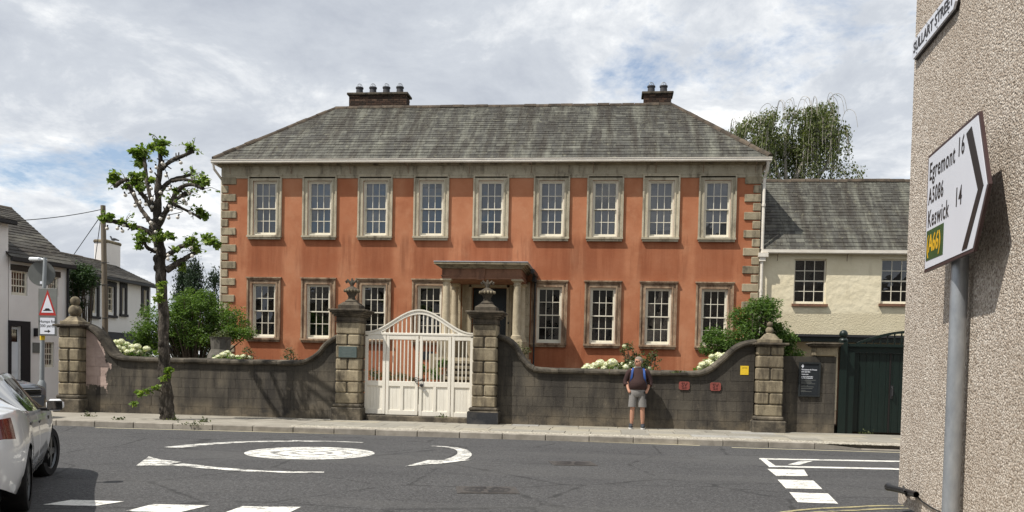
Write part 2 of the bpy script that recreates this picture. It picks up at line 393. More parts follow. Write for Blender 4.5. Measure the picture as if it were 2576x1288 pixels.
M['pot'] = simple("chimney_pot_clay", (.06, .06, .066), (.035, .035, .04), 5, .7)
M['wire'] = simple("galvanised_wire", (.35, .36, .37), rough=.5, metal=.6)
M['ridge'] = simple("ridge_tile_clay", (.12, .092, .066), (.045, .038, .03), 6, .9, .5, 25, rv=.35)
M['cream_wall'] = None
def cream_wall():
    b = NB("cream_render"); X, Y, Z = b.xyz()
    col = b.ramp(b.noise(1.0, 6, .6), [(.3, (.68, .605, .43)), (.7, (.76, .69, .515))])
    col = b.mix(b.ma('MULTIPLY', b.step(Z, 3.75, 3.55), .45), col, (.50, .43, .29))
    col = b.mix(b.ramp(b.noise(1.8, 8, .66, (1.5, 1, .35)), [(.56, 0.0), (.74, .4)]), col, (.36, .30, .20))
    bl = b.mix(b.step(Z, 3.7, 3.6), b.noise(5, 6, .55), b.noise(24, 6, .65))
    return b.fin(col, .93, bl, .6, .05, .15)
M['cream_wall'] = cream_wall()
M['white_wall'] = simple("whitewashed_render", (.85, .82, .79), (.77, .735, .705), 1.3, .92, .3, 18)
M['white_wall2'] = simple("white_render", (.82, .84, .86), (.74, .76, .78), 1.5, .92, .25, 18)
M['black_trim'] = simple("black_painted_surround", (.022, .02, .024), rough=.6)
M['lintel'] = simple("dark_wood_lintel", (.06, .048, .04), rough=.8)
def roughcast():
    b = NB("roughcast")
    v = b.vor(54, 'F1', col=True)
    g = b.n("ShaderNodeSeparateColor"); b.l(v, g.inputs[0])
    n1 = b.noise(48, 5, .75)
    val = b.ma('ADD', b.ma('MULTIPLY', g.outputs[0], .55), b.ma('MULTIPLY', n1, .6))
    col = b.ramp(val, [(.19, (.13, .105, .082)), (.37, (.375, .31, .25)), (.59, (.565, .49, .415)), (.86, (.76, .70, .62))])
    col = b.mix(b.ramp(b.noise(.7, 6, .65, (1, 1, .5)), [(.42, 0.0), (.7, .36)]), col, (.36, .285, .215))
    col = b.mix(b.ramp(b.noise(8, 6, .7), [(.62, 0.0), (.72, .45)]), col, (.17, .135, .11))
    hgt = b.ma('ADD', b.ma('MULTIPLY', b.ma('SUBTRACT', 1.0, b.vor(54, 'F1')), 1.2), b.noise(60, 5, .7))
    return b.fin(col, .9, hgt, .8, .025, .2)
M['rough'] = roughcast()
M['galv'] = simple("galvanised_steel", (.40, .42, .44), (.29, .31, .335), 14, .42, .06, 30, metal=.55, spec=.5, stretch=(1, 1, .45))
M['post_grey'] = simple("grey_post_paint", (.30, .32, .33), (.24, .26, .27), 6, .5, .08)
M['sign_white'] = simple("sign_white", (.66, .68, .74), (.62, .64, .70), 2, .35, 0, spec=.5)
M['sign_black'] = simple("sign_black", (.022, .018, .018), rough=.4, bump=0)
M['sign_maroon'] = simple("sign_edge_brown", (.06, .035, .035), rough=.45, bump=0)
M['sign_green'] = simple("sign_green", (.035, .085, .025), rough=.4, bump=0)
M['sign_yellow'] = simple("sign_yellow", (.72, .42, .02), rough=.4, bump=0)
M['sign_red'] = simple("sign_red", (.42, .035, .028), rough=.4, bump=0)
M['sign_grey'] = simple("sign_grey_backing", (.17, .175, .165), rough=.5, bump=0)
M['sign_blue'] = simple("sticker_blue", (.02, .11, .34), rough=.4, bump=0)
M['board'] = simple("dark_slate_board", (.022, .026, .031), rough=.45, bump=0)
M['board_frame'] = simple("dark_green_frame", (.028, .032, .034), rough=.4, bump=0)
M['notice_yellow'] = simple("yellow_notice", (.80, .56, .04), (.74, .50, .03), 5, .6, 0)
M['hydrant'] = simple("red_hydrant_plate", (.27, .075, .06), (.20, .055, .045), 12, .6, .2)
M['hydrant_dark'] = simple("faded_dark_letters", (.075, .022, .02), rough=.7, bump=0)
M['bronze'] = simple("verdigris_plaque", (.105, .135, .13), (.075, .10, .095), 9, .55, .3, 60, metal=.2)
M['bronze_txt'] = simple("plaque_lettering", (.155, .185, .175), rough=.6, bump=0)
M['green_gate'] = simple("dark_green_gate_paint", (.0065, .016, .013), (.005, .011, .009), 3, .42, .12, 30, stretch=(6, 6, .5), spec=.4)
M['bark'] = None
def bark_mat():
    b = NB("lime_bark")
    col = b.ramp(b.noise(7, 7, .65, (1, 1, .35)), [(.32, (.022, .019, .016)), (.52, (.075, .064, .052)), (.68, (.24, .21, .175))])
    hgt = b.noise(11, 6, .65, (1.6, 1.6, .3))
    return b.fin(col, .92, hgt, 1.0, .09, .15)
M['bark'] = bark_mat()
M['birch_bark'] = simple("birch_bark", (.45, .42, .37), (.20, .18, .15), 9, .8)
M['twig'] = simple("twig", (.09, .07, .05), rough=.9, bump=0)
def leaf_mat(name, dark, mid, lite, trans=.35, rough=.5):
    b = NB(name); r = b.rnd(True)
    col = b.ramp(r, [(0, dark), (.5, mid), (1, lite)])
    b.fin(col, rough, None, spec=.35)
    tl = b.n("ShaderNodeBsdfTranslucent"); b.l(b.mix(1.0, col, (1.15, 1.2, .55), 'MULTIPLY'), tl.inputs[0])
    mx = b.n("ShaderNodeMixShader"); mx.inputs[0].default_value = trans
    b.l(b.b.outputs[0], mx.inputs[1]); b.l(tl.outputs[0], mx.inputs[2]); b.l(mx.outputs[0], b.out.inputs[0])
    return b.m
M['lime_leaf'] = leaf_mat("lime_leaf", (.07, .12, .018), (.15, .24, .04), (.30, .38, .10), .4)
M['shrub_leaf'] = leaf_mat("shrub_leaf", (.045, .09, .016), (.095, .17, .034), (.17, .27, .07), .4)
M['acer_leaf'] = leaf_mat("maple_leaf", (.05, .10, .016), (.105, .185, .032), (.18, .28, .065), .4)
M['conifer'] = leaf_mat("conifer_foliage", (.010, .022, .009), (.020, .042, .016), (.04, .07, .03), .1)
M['ivy'] = leaf_mat("climber_leaf", (.012, .03, .010), (.028, .06, .018), (.06, .11, .03), .25)
M['birch_leaf'] = leaf_mat("birch_leaf", (.05, .072, .02), (.115, .145, .045), (.20, .225, .085), .4)
M['rose_leaf'] = leaf_mat("rose_leaf", (.035, .045, .018), (.08, .10, .035), (.13, .15, .06), .3)
M['petal'] = leaf_mat("hydrangea_petal", (.62, .66, .40), (.80, .80, .62), (.86, .85, .74), .25)
M['terracotta'] = simple("terracotta", (.40, .15, .07), (.30, .11, .05), 8, .85)
M['soil'] = simple("garden_soil", (.10, .075, .05), (.06, .045, .03), 3, .95, .4, 15)
M['gravel'] = simple("garden_path", (.30, .27, .22), (.22, .20, .165), 6, .95, .5, 30)
M['grass'] = simple("rough_ground", (.07, .10, .03), (.05, .07, .025), .3, .95, .3)
M['bulb'] = simple("frosted_bulb", (.70, .66, .60), (.62, .58, .52), 5, .25, 0, spec=.5)
M['cable'] = simple("black_cable", (.02, .02, .021), rough=.6, bump=0)
M['wood_pole'] = simple("weathered_pole", (.22, .185, .14), (.13, .105, .08), 5, .9, .4, 30, stretch=(2, 2, .2))
M['skin'] = simple("skin", (.50, .27, .185), (.44, .225, .15), 8, .55, .1, 60)
M['jumper'] = simple("brown_jumper", (.055, .030, .028), (.040, .022, .021), 9, .92, .4, 90)
M['shorts'] = simple("grey_shorts", (.235, .225, .215), (.185, .178, .172), 9, .9, .3, 70)
M['bluepack'] = simple("blue_nylon", (.025, .085, .30), (.015, .05, .19), 7, .6, .2, 60)
M['navypack'] = simple("navy_nylon", (.02, .03, .085), rough=.65)
M['shoe'] = simple("dark_grey_trainer", (.05, .055, .065), rough=.75); M['sole'] = simple("white_sole", (.68, .67, .64), rough=.7)
M['hair'] = simple("grey_hair", (.30, .25, .20), (.18, .15, .12), 30, .8, .4, 90)
M['lens'] = simple("dark_lens", (.012, .01, .01), rough=.12, bump=0, spec=.6)
M['car_white'] = simple("white_car_paint", (.78, .79, .80), (.775, .785, .795), 1, .28, 0, spec=.5, coat=1.0)
M['car_grey'] = simple("dark_grey_car_paint", (.065, .075, .095), (.06, .07, .09), 1, .28, 0, spec=.5, coat=1.0)
M['car_glass'] = simple("tinted_car_glass", (.014, .014, .013), rough=.03, bump=0, spec=.8)
M['car_glass'].node_tree.nodes["Principled BSDF"].inputs["IOR"].default_value = 1.9
M['trim'] = simple("black_trim", (.015, .015, .016), rough=.35, bump=0)
M['rubber'] = simple("tyre_rubber", (.018, .018, .019), rough=.85, bump=.2)
M['rim'] = simple("grey_wheel", (.13, .135, .14), rough=.35, metal=.7, bump=0)
M['tail'] = simple("red_tail_lens", (.16, .006, .008), (.10, .003, .005), 3, .12, 0, spec=.6, coat=.6)
M['chrome'] = simple("bright_metal", (.6, .6, .6), rough=.2, metal=1, bump=0)
M['plate'] = simple("number_plate", (.72, .72, .70), rough=.5, bump=0)
M['iron'] = simple("cast_iron_cover", (.10, .09, .082), (.065, .06, .056), 12, .6, .5, 60, metal=.3)
M['awning'] = simple("dark_awning", (.016, .017, .019), rough=.7, bump=0)
M['pigeon'] = simple("pigeon_grey", (.07, .075, .085), rough=.8)
M['tree_stone'] = simple("weathered_grey_stone", (.15, .14, .12), (.08, .072, .06), 6, .95, .5, 20)

# ------------------------------------------------------------------ text and leaf helpers
def text_mesh(s, size, mat, align='LEFT', bold=0.0, ext=.001, xs=1.0, spc=1.0):
    cu = bpy.data.curves.new("t", 'FONT'); cu.body = s; cu.size = size; cu.align_x = align; cu.offset = bold; cu.extrude = ext; cu.resolution_u = 3; cu.space_character = spc
    o = bpy.data.objects.new("t", cu); COL.objects.link(o); bpy.context.view_layer.update()
    me = bpy.data.meshes.new_from_object(o.evaluated_get(bpy.context.evaluated_depsgraph_get()))
    bpy.data.objects.remove(o); me.materials.clear(); me.materials.append(mat)
    if xs != 1.0: me.transform(Matrix.Diagonal((xs, 1, 1, 1)))
    return me
def letters(name, me, parent, Mx):
    """one object per letter of a text mesh (islands whose x ranges overlap belong together)"""
    n = len(me.vertices); par = list(range(n))
    def root(i):
        while par[i] != i: par[i] = par[par[i]]; i = par[i]
        return i
    for e in me.edges: par[root(e.vertices[0])] = root(e.vertices[1])
    isl = {}
    for p in me.polygons: isl.setdefault(root(p.vertices[0]), []).append(p)
    X = sorted((min(me.vertices[v].co.x for p in ps for v in p.vertices), max(me.vertices[v].co.x for p in ps for v in p.vertices), k) for k, ps in isl.items()); groups = []
    for x0, x1, k in X:
        if groups and x0 < groups[-1][1] - .25 * (x1 - x0): groups[-1][1] = max(groups[-1][1], x1); groups[-1][2].append(k)
        else: groups.append([x0, x1, [k]])
    for _, _, ks in groups:
        mb = MB()
        for k in ks:
            for p in isl[k]: mb.add([tuple(me.vertices[v].co) for v in p.vertices], [tuple(range(len(p.vertices)))])
        inst(name, mb.mesh(name, me.materials[0]), parent, Mx)
def on_wall(x, y, z, ang=0.0):                       # text lies in local xy -> stands up facing -y, turned by ang about z
    return Matrix.Translation((x, y, z)) @ Matrix.Rotation(ang, 4, 'Z') @ Matrix.Rotation(math.pi / 2, 4, 'X')
def leaf_obj(name, P, size, mat, parent, drop=.35, aspect=.55, N=None, kind="stuff", D=None, rbias=None):
    """many folded leaves at points P (n,3): kite of two triangles each"""
    P = np.asarray(P, float); n = len(P); o = off(parent) if parent else Vector()
    P = P - np.array((o.x, o.y, o.z))
    if D is None:
        D = npr.normal(size=(n, 3)); D[:, 2] = D[:, 2] * .6 - drop
    D = D / np.linalg.norm(D, axis=1)[:, None]
    W = npr.normal(size=(n, 3)); W[:, 2] *= .5; W = np.cross(D, np.cross(W, D)); W /= np.linalg.norm(W, axis=1)[:, None] + 1e-9
    Nn = np.cross(D, W); s = size * npr.uniform(.65, 1.3, n)[:, None]
    V = np.empty((n, 4, 3)); V[:, 0] = P; V[:, 2] = P + D * s
    V[:, 1] = P + D * s * .45 + W * s * aspect * .5 + Nn * s * .10; V[:, 3] = P + D * s * .45 - W * s * aspect * .5 + Nn * s * .10
    idx = np.arange(n) * 4
    Fc = np.concatenate([np.stack([idx, idx + 1, idx + 2], 1), np.stack([idx, idx + 2, idx + 3], 1)], 0)
    me = bpy.data.meshes.new(name); me.from_pydata(V.reshape(-1, 3).tolist(), [], Fc.tolist()); me.materials.append(mat)
    r = npr.uniform(0, 1, n) if rbias is None else np.clip(rbias + npr.normal(0, .18, n), 0, 1)
    at = me.attributes.new("rnd", 'FLOAT', 'FACE'); at.data.foreach_set("value", np.concatenate([r, r]))
    me.update(); ob = obj(name, me, parent)
    if kind: ob["kind"] = kind
    return ob
def clumps(c, rad, k, per, cr, hollow=.55, flat=1.0):
    """k leaf clumps in an ellipsoid; leaves sit mostly on each clump's skin"""
    c = np.array(c); rad = np.array(rad, float); out = []; cen = []
    for i in range(k):
        d = npr.normal(size=3); d /= np.linalg.norm(d)
        q = c + d * rad * (hollow + (1 - hollow) * npr.uniform() ** .6) * npr.uniform(.82, 1.1)
        r = cr * npr.uniform(.6, 1.35); m = int(per * npr.uniform(.6, 1.3))
        e = npr.normal(size=(m, 3)); e /= np.linalg.norm(e, axis=1)[:, None]
        e *= (npr.uniform(.25, 1, (m, 1)) ** .5) * r; e[:, 2] *= flat
        out.append(q + e); cen.append(q)
    return np.concatenate(out), cen

# ------------------------------------------------------------------ ground, road, pavement
PZ = 0.12
def struct(name, mb, mat): o = mb.build(name, mat); o["kind"] = "structure"; return o
struct("ground", MB().box(-400, 400, -400, 400, -0.6, -0.06), M['grass'])
road = struct("road", MB().box(-70, 70, -25, 60, -0.4, 0.0), M['asphalt'])
def sheet(poly, z, name, mat, parent=road):
    return MB().add([(x, y, z) for x, y in poly], [tuple(range(len(poly)))]).build(name, mat, parent)
def G2(u, v, z=0.0): p = atz(u, v, z); return (p.x, p.y)
# mini roundabout disc, with worn scuffs in the material
RC = (-4.98, 14.33); RR = 1.07
sheet([(RC[0] + RR * math.cos(a * math.pi / 24), RC[1] + RR * math.sin(a * math.pi / 24)) for a in range(48)], .005, "roundabout_disc", M['disc_paint'])
def arc_strip(pts, w0, w1, name):
    """tapering painted band along the ground points pts"""
    P = [Vector((x, y)) for x, y in pts]; n = len(P); mb = MB(); V = []
    for i, p in enumerate(P):
        t = (P[min(i + 1, n - 1)] - P[max(i - 1, 0)]).normalized(); q = Vector((-t.y, t.x)); w = w0 + (w1 - w0) * i / (n - 1)
        V += [(p.x + q.x * w / 2, p.y + q.y * w / 2, .005), (p.x - q.x * w / 2, p.y - q.y * w / 2, .005)]
    mb.add(V, [(2 * i, 2 * i + 1, 2 * i + 3, 2 * i + 2) for i in range(n - 1)]); return mb.build(name, M['paint'], road)
def smooth(pts, k=6):
    out = []; n = len(pts)
    for i in range(n - 1):
        p0, p1, p2, p3 = [Vector(pts[max(0, min(n - 1, j))]) for j in (i - 1, i, i + 1, i + 2)]
        for t in range(k):
            t /= k
            out.append(.5 * ((2 * p1) + (p2 - p0) * t + (2 * p0 - 5 * p1 + 4 * p2 - p3) * t * t + (3 * p1 - p0 - 3 * p2 + p3) * t ** 3))
    out.append(Vector(pts[-1])); return out
arc_strip(smooth([G2(*q) for q in ((815, 1188), (720, 1188), (620, 1184), (530, 1177), (445, 1168))]), .12, .26, "painted_arrow_tail")
sheet([G2(*q) for q in ((341, 1173), (374, 1149), (400, 1156), (455, 1163), (425, 1168), (437, 1171))], .007, "painted_arrow_head", M['paint'])
arc_strip(smooth([G2(*q) for q in ((912, 1113.5), (830, 1110.5), (730, 1110), (620, 1112), (520, 1117.5), (430, 1126.5))]), .10, .34, "painted_arrow_tail")
sheet([G2(*q) for q in ((735, 1108), (835, 1110.8), (780, 1112.2), (735, 1111.6))], .007, "painted_arrow_head", M['paint'])
arc_strip(smooth([G2(*q) for q in ((1085, 1122), (1128, 1125), (1158, 1131), (1168, 1141), (1160, 1150), (1140, 1158))]), .10, .34, "painted_arrow_tail")
sheet([G2(*q) for q in ((1018, 1174), (1076, 1158), (1120, 1158.5), (1188, 1157), (1110, 1167))], .007, "painted_arrow_head", M['paint'])
for q in (((1930, 1180), (2022, 1182), (2032, 1198), (1952, 1198)), ((1955, 1207), (2045, 1209), (2068, 1231), (1976, 1229)), ((1985, 1239), (2082, 1242), (2108, 1268), (2006, 1264)),
          ((108, 1270), (180, 1258), (312, 1262), (235, 1274)), ((313, 1287), (385, 1269), (527, 1272), (450, 1290)), ((560, 1292), (610, 1274), (757, 1276), (715, 1296))):
    sheet([G2(*p) for p in q], .005, "painted_dash", M['dash_paint'])
for q in (((1909, 1153), (1922, 1153), (1950, 1172), (1934, 1175)), ((1909, 1153), (2700, 1168), (2700, 1171), (1909, 1156)), ((1934, 1172), (2700, 1187), (2700, 1192), (1934, 1175.5)), ((1981, 1169), (2014, 1160), (2044, 1160), (2010, 1170))):
    sheet([G2(*p) for p in q], .005 + .002 * rng.random(), "painted_lane_line", M['dash_paint'])
# pale edge line in the channel, broken by gully gaps
for u0, v0, u1, v1 in ((150, 1068, 290, 1071), (240, 1076, 1135, 1099), (1175, 1100.5, 1760, 1121), (1840, 1126, 2700, 1152)):
    a, b_ = Vector(G2(u0, v0)), Vector(G2(u1, v1)); w = .06
    sheet([(a.x, a.y - w), (b_.x, b_.y - w), (b_.x, b_.y + w), (a.x, a.y + w)], .004, "edge_line", M['pale_line'])
# double yellow lines in the near right corner
for dx in (0, .22):
    arc_strip(smooth([(1.2 + dx * .5, 9.0 + .0 - dx), (2.06, 9.93 - dx), (2.75, 10.35 - dx), (3.6, 10.68 - dx), (6.5, 11.1 - dx)]), .07, .07, "yellow_line").data.materials[0] = M['yellow_line']
# cast-iron covers set in the road
def cover(u, v, wx, wy, ang, label):
    p = atz(u, v); t = thing("manhole_cover", label, "manhole cover", (p.x, p.y, 0), ang, "covers in the road")
    MB().box(-wx / 2, wx / 2, -wy / 2, wy / 2, .001, .006).build("frame", M['iron'], t)
    mb = MB().box(-wx / 2 + .04, wx / 2 - .04, -wy / 2 + .04, wy / 2 - .04, .006, .010)
    mb.build("lid", M['iron'], t); r = MB()
    for k in range(4):
        R0, n = .05 + .055 * k, 20
        for i in range(n):
            if i % 5 == 4: continue
            a0, a1 = 2 * math.pi * i / n, 2 * math.pi * (i + .9) / n
            r.add([(c * R * wx / .62, s_ * R * wy / .62, .012) for R, a in ((R0, a0), (R0 + .028, a0), (R0 + .028, a1), (R0, a1)) for c, s_ in ((math.cos(a), math.sin(a)),)], [(0, 1, 2, 3)])
    r.build("tread_ring", M['dark_metal'], t)
cover(1225, 1233, .75, .62, .2, "nearer iron manhole cover with ring pattern in the road before the gate")
cover(1440, 1166, .7, .6, .2, "farther iron manhole cover in the road towards the standing man")

KY = 18.42                                            # kerb face
pav = struct("pavement", MB().box(-15.2, 30, KY + .14, 22.3, -.3, PZ - .012), M['pave'])
MB().box(-15.2, -7.0, KY + .14, 21.8, PZ - .012, PZ).build("concrete_slab", M['pave'], pav)
MB().box(-7.0, 3.6, KY + .14, KY + .72, PZ - .012, PZ + .002).build("setts_strip", M['cobble'], pav)
MB().box(3.6, 30, KY + .02, KY + .72, PZ - .012, PZ - .004).build("setts_strip", M['cobble'], pav)
fl = {}
def unit_flag():
    return MB().cbox(-.5, .5, -.5, .5, -.02, .0, .006).mesh("flagstone", M['flag'])
FL = unit_flag()
y = KY + .74
for r, d in enumerate((.62, .80, .55, .52)):
    x = -6.98 + rng.uniform(-.3, 0)
    if x < -6.98: x = -6.98
    while x < 12.5:
        w = rng.uniform(.55, .98)
        inst("flagstone", FL, pav, Matrix.Translation((x + w / 2, y + d / 2, PZ + .004 + rng.uniform(-.002, .003))) @ Matrix.Diagonal((w - .012, d - .012, 1, 1)))
        x += w
    y += d
KB = MB().cbox(-.5, .5, 0, .15, -.25, PZ + .004, .014).mesh("kerb_stone", M['kerb'])
x = -13.2
while x < 3.4:
    w = .915; inst("kerb_stone", KB, pav, Matrix.Translation((x + w / 2, KY, rng.uniform(-.003, .003))) @ Matrix.Diagonal((w - .01, 1, 1, 1))); x += w
KD = MB().prism([(0, 0), (.9, 0), (.9, .03), (0, PZ)], 'y', 0, .15).mesh("dropped_kerb", M['kerb'])
inst("dropped_kerb", KD, pav, Matrix.Translation((x, KY, .001)))
x += .9
while x < 16:
    inst("dropped_kerb", KB, pav, Matrix.Translation((x + .455, KY, -.09)) @ Matrix.Diagonal((.9, 1, 1, 1))); x += .915
# side street going back on the left, and near pavement under the corner building
struct("side_pavement", MB().box(-30, -17.6, 10, 60, -.3, .10), M['pave'])
near = MB().prism([(1.6, -6), (30, -6), (30, 10.2), (4.0, 9.75), (2.6, 9.2), (2.0, 8.2), (1.7, 6.5)], 'z', -.3, .11)
struct("near_pavement", near, M['pave'])
gar = struct("garden", MB().box(-16, 9, 22.0, 60, -.3, .30), M['soil'])
MB().box(-6.0, -3.5, 21.95, 29.0, .30, .31).build("garden_path", M['gravel'], gar)

# ------------------------------------------------------------------ roofs
def slates(parent, e0, e1, U, ls, rs, rows, wmean, n_ind, mat_i, mat_s, seed, thick=.014, name="slate"):
    """slate courses on the plane from eaves e0-e1 up-slope by U; ls/rs = how far the left/right edge moves in at the top (hips).
    The lowest courses are single slates; the rest is one joined sheet of real slates."""
    R = random.Random(seed); e0 = Vector(e0); e1 = Vector(e1); U = Vector(U); L = (e1 - e0).length; X = (e1 - e0) / L; S = U.length; Y = U / S; Nn = X.cross(Y)
    unit = MB().box(-.5, .5, 0, 1, -.5, .5).mesh(name, mat_i); big = MB(); cnt = 0
    ex = np.linspace(1.55, .78, rows); ex = ex / ex.sum() * S; t0 = -.03
    for r in range(rows):
        h = ex[r]; t1 = t0 + h; ln = h + .05
        lo = lambda t: ls * max(t, 0) / S; hi = lambda t: L - rs * max(t, 0) / S
        s = lo(t0) - R.uniform(0, wmean); w0 = wmean * (1.25 - .5 * r / rows)
        while s < hi(t0):
            w = w0 * R.uniform(.65, 1.4); a0, a1 = s, s + w - .008; s += w
            bl0, bl1 = max(a0, lo(t0)), min(a1, hi(t0)); tl0, tl1 = max(a0, lo(t1 + .05)), min(a1, hi(t1 + .05))
            if bl1 - bl0 < .02: continue
            if tl1 < tl0: tl0 = tl1 = (max(min(a1, hi(t1)), lo(t1)))
            lift = .022 + R.uniform(-.004, .006); jz = R.uniform(-.012, .006)
            inside = abs(bl0 - a0) < 1e-6 and abs(bl1 - a1) < 1e-6 and abs(tl0 - a0) < 1e-6 and abs(tl1 - a1) < 1e-6
            if cnt < n_ind and inside:
                ctr = e0 + X * ((a0 + a1) / 2) + Y * (t0 + jz) + Nn * (lift)
                ya = (Y * ln - Nn * (lift - .004)); Mx = Matrix.Identity(4)
                za = X.cross(ya).normalized()
                for i, (c, q) in enumerate(((X, a1 - a0), (ya, 1), (za, thick))):
                    for k in range(3): Mx[k][i] = c[k] * q
                Mx.translation = ctr; inst(name, unit, parent, Mx); cnt += 1
            else:
                q = [(bl0, t0 + jz, lift), (bl1, t0 + jz, lift), (tl1, t1 + .05, .004), (tl0, t1 + .05, .004)]
                V = [e0 + X * a + Y * t + Nn * z for a, t, z in q] + [e0 + X * a + Y * t + Nn * (z - thick) for a, t, z in q]
                big.add(V, [(0, 1, 2, 3), (4, 5, 1, 0), (1, 5, 6, 2), (4, 0, 3, 7)]); big.r += [R.random()] * 4
                big.r[-4:] = [big.r[-1]] * 4
        t0 = t1
    if big.v:
        o = big.build(name + "_courses", mat_s, parent); o["kind"] = "stuff"
def ridge_tiles(parent, a, b, ln=.46, r=.13, mat=None, name="ridge_tile"):
    a, b = Vector(a), Vector(b); d = b - a; n = max(1, round(d.length / ln)); t = d.normalized()
    side = Vector((0, 0, 1)).cross(t).normalized(); up = t.cross(side)
    mb = MB(); prof = [(-r, -.07), (-r * .8, .0), (-r * .35, .05), (r * .35, .05), (r * .8, .0), (r, -.07)]
    V = [(0, p, q) for p, q in prof] + [(1, p, q) for p, q in prof]; k = len(prof)
    mb.add(V, [(i, i + 1, k + i + 1, k + i) for i in range(k - 1)] + [tuple(range(k)), tuple(range(2 * k - 1, k - 1, -1))])
    me = mb.mesh(name, mat or M['ridge'])
    for i in range(n):
        p = a + d * (i / n); l = d.length / n - .012; Mx = Matrix.Identity(4); ax = (t * l, side * rng.uniform(.92, 1.08), up)
        for c in range(3):
            for q in range(3): Mx[q][c] = ax[c][q]
        Mx.translation = p + up * rng.uniform(-.012, .012); inst(name, me, parent, Mx)

# ------------------------------------------------------------------ the red house
FY = 31.0; HX0, HX1 = -14.22, 4.95
house = thing("georgian_house", "long orange-red rendered two-storey house with slate hipped roof behind the walls", "house", (-4.6, FY, .3))
def wall_holes(mb, x0, x1, z0, z1, holes, y, depth):
    xs = sorted({x0, x1} | {h[0] for h in holes} | {h[1] for h in holes}); zs = sorted({z0, z1} | {h[2] for h in holes} | {h[3] for h in holes})
    for i in range(len(xs) - 1):
        for j in range(len(zs) - 1):
            cx, cz = (xs[i] + xs[i + 1]) / 2, (zs[j] + zs[j + 1]) / 2
            if any(h[0] < cx < h[1] and h[2] < cz < h[3] for h in holes): continue
            mb.quad((xs[i], y, zs[j]), (xs[i + 1], y, zs[j]), (xs[i + 1], y, zs[j + 1]), (xs[i], y, zs[j + 1]))
    for a, b, c, d in holes:
        y1 = y + depth
        mb.quad((a, y, c), (a, y1, c), (a, y1, d), (a, y, d)); mb.quad((b, y, c), (b, y, d), (b, y1, d), (b, y1, c))
        mb.quad((a, y, c), (b, y, c), (b, y1, c), (a, y1, c)); mb.quad((a, y, d), (a, y1, d), (b, y1, d), (b, y, d))
    return mb
UX = [-12.60, -10.55, -8.50, -6.46, -4.32, -2.18, -.31, 1.61, 3.52]
UZ, LZ, WH, WW = 6.13, 2.42, 1.97, .89
holes = [(x - WW / 2, x + WW / 2, UZ, UZ + WH) for x in UX] + [(x - WW / 2, x + WW / 2, LZ, LZ + WH) for i, x in enumerate(UX) if i != 4] + [(-4.91, -3.66, 1.8, 4.33)]
mb = wall_holes(MB(), HX0, HX1, .2, 8.28, holes, FY, .22)
MB().quad((HX0, FY, .2), (HX0, FY, 8.28), (HX0, FY + 5.8, 8.28), (HX0, FY + 5.8, .2)).build("flank_wall", M['arch_up'], house); mb.quad((HX1, FY, .2), (HX1, FY + 5.8, .2), (HX1, FY + 5.8, 8.28), (HX1, FY, 8.28))
mb.quad((HX0, FY + 5.8, .2), (HX0, FY + 5.8, 8.28), (HX1, FY + 5.8, 8.28), (HX1, FY + 5.8, .2))
mb.build("wall", M['facade'], house)
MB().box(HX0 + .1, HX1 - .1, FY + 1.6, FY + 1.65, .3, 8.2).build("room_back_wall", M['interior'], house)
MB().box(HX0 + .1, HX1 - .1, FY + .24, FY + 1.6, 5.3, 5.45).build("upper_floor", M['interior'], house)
# frieze band and eaves
mb = MB().box(HX0 - .03, HX1 + .03, FY - .05, FY + 5.85, 8.28, 8.62); mb.box(HX0 - .02, HX1 + .02, FY - .035, FY, 8.19, 8.28)
mb.build("frieze", M['arch_up'], house)
MB().box(HX0 - .12, HX1 + .12, FY - .16, FY + 5.95, 8.62, 8.72).build("eaves_board", M['stone'], house)
EY, EZ = FY - .40, 8.80; EX0, EX1 = HX0 - .22, HX1 + .24
RY, RZ, RX0, RX1 = 33.85, 11.55, -10.93, 2.06; BY = 2 * RY - EY
g = MB(); pr = [(0, 0), (.10, 0), (.10, -.10), (.07, -.13), (.03, -.13), (0, -.10)]
g.prism([(EY - .06 + a, EZ - .02 + b) for a, b in pr], 'x', EX0 - .03, EX1 + .03)
g.prism([(EX0 - .06 + a, EZ - .02 + b) for a, b in pr], 'y', EY + .06, BY); g.prism([(EX1 + .06 - a, EZ - .02 + b) for a, b in pr], 'y', EY + .06, BY)
g.box(EX0 - .05, EX1 + .05, EY - .075, EY - .06, EZ - .045, EZ - .02)
g.build("gutter", M['gutter'], house)
MB().box(EX0 + .04, EX1 - .04, EY + .05, FY + .0, EZ - .075, EZ - .06).build("soffit", M['stone'], house)
br = MB().tube([(0, .0, .0), (0, .05, -.14), (0, .26, -.16), (0, .33, -.28), (0, .35, -.42)], .014, 5).mesh("gutter_bracket", M['bracket'])
for x in [-13.9, -11.6, -9.42, -7.3, -5.1, -2.9, -.75, 1.4, 3.0, 4.75]:
    inst("gutter_bracket", br, house, Matrix.Translation((x, EY - .04, EZ - .04)))
# quoins, alternately long and short
ql = MB().cbox(0, .56, 0, .12, 0, .265, .018).mesh("quoin", M['stone']); qs = MB().cbox(0, .27, 0, .12, 0, .265, .018).mesh("quoin", M['stone'])
z = 8.28 - .31; k = 0
while z > .3:
    me = ql if k % 2 == 0 else qs; w = .56 if k % 2 == 0 else .27
    inst("quoin", me, house, Matrix.Translation((HX0 - .035, FY - .045, z)) @ Matrix.Diagonal((1 + rng.uniform(-.04, .04), 1, 1, 1)))
    inst("quoin", me, house, Matrix.Translation((HX1 + .035 - w, FY - .045, z))); z -= .305; k += 1
mb = MB(); mb.tube([(HX0 - .18, EY + .0, EZ - .16), (HX0 - .17, EY + .05, EZ - .34), (HX0 - .08, FY + .1, EZ - .62), (HX0 - .08, FY + .12, EZ - .8), (HX0 - .08, FY + .12, .4)], .045, 8)
for z in (8.2, 5.9, 3.6): mb.lathe([(.06, z), (.06, z + .08)], HX0 - .08, FY + .12, 8)
mb.build("downpipe", M['gutter'], house, 40)
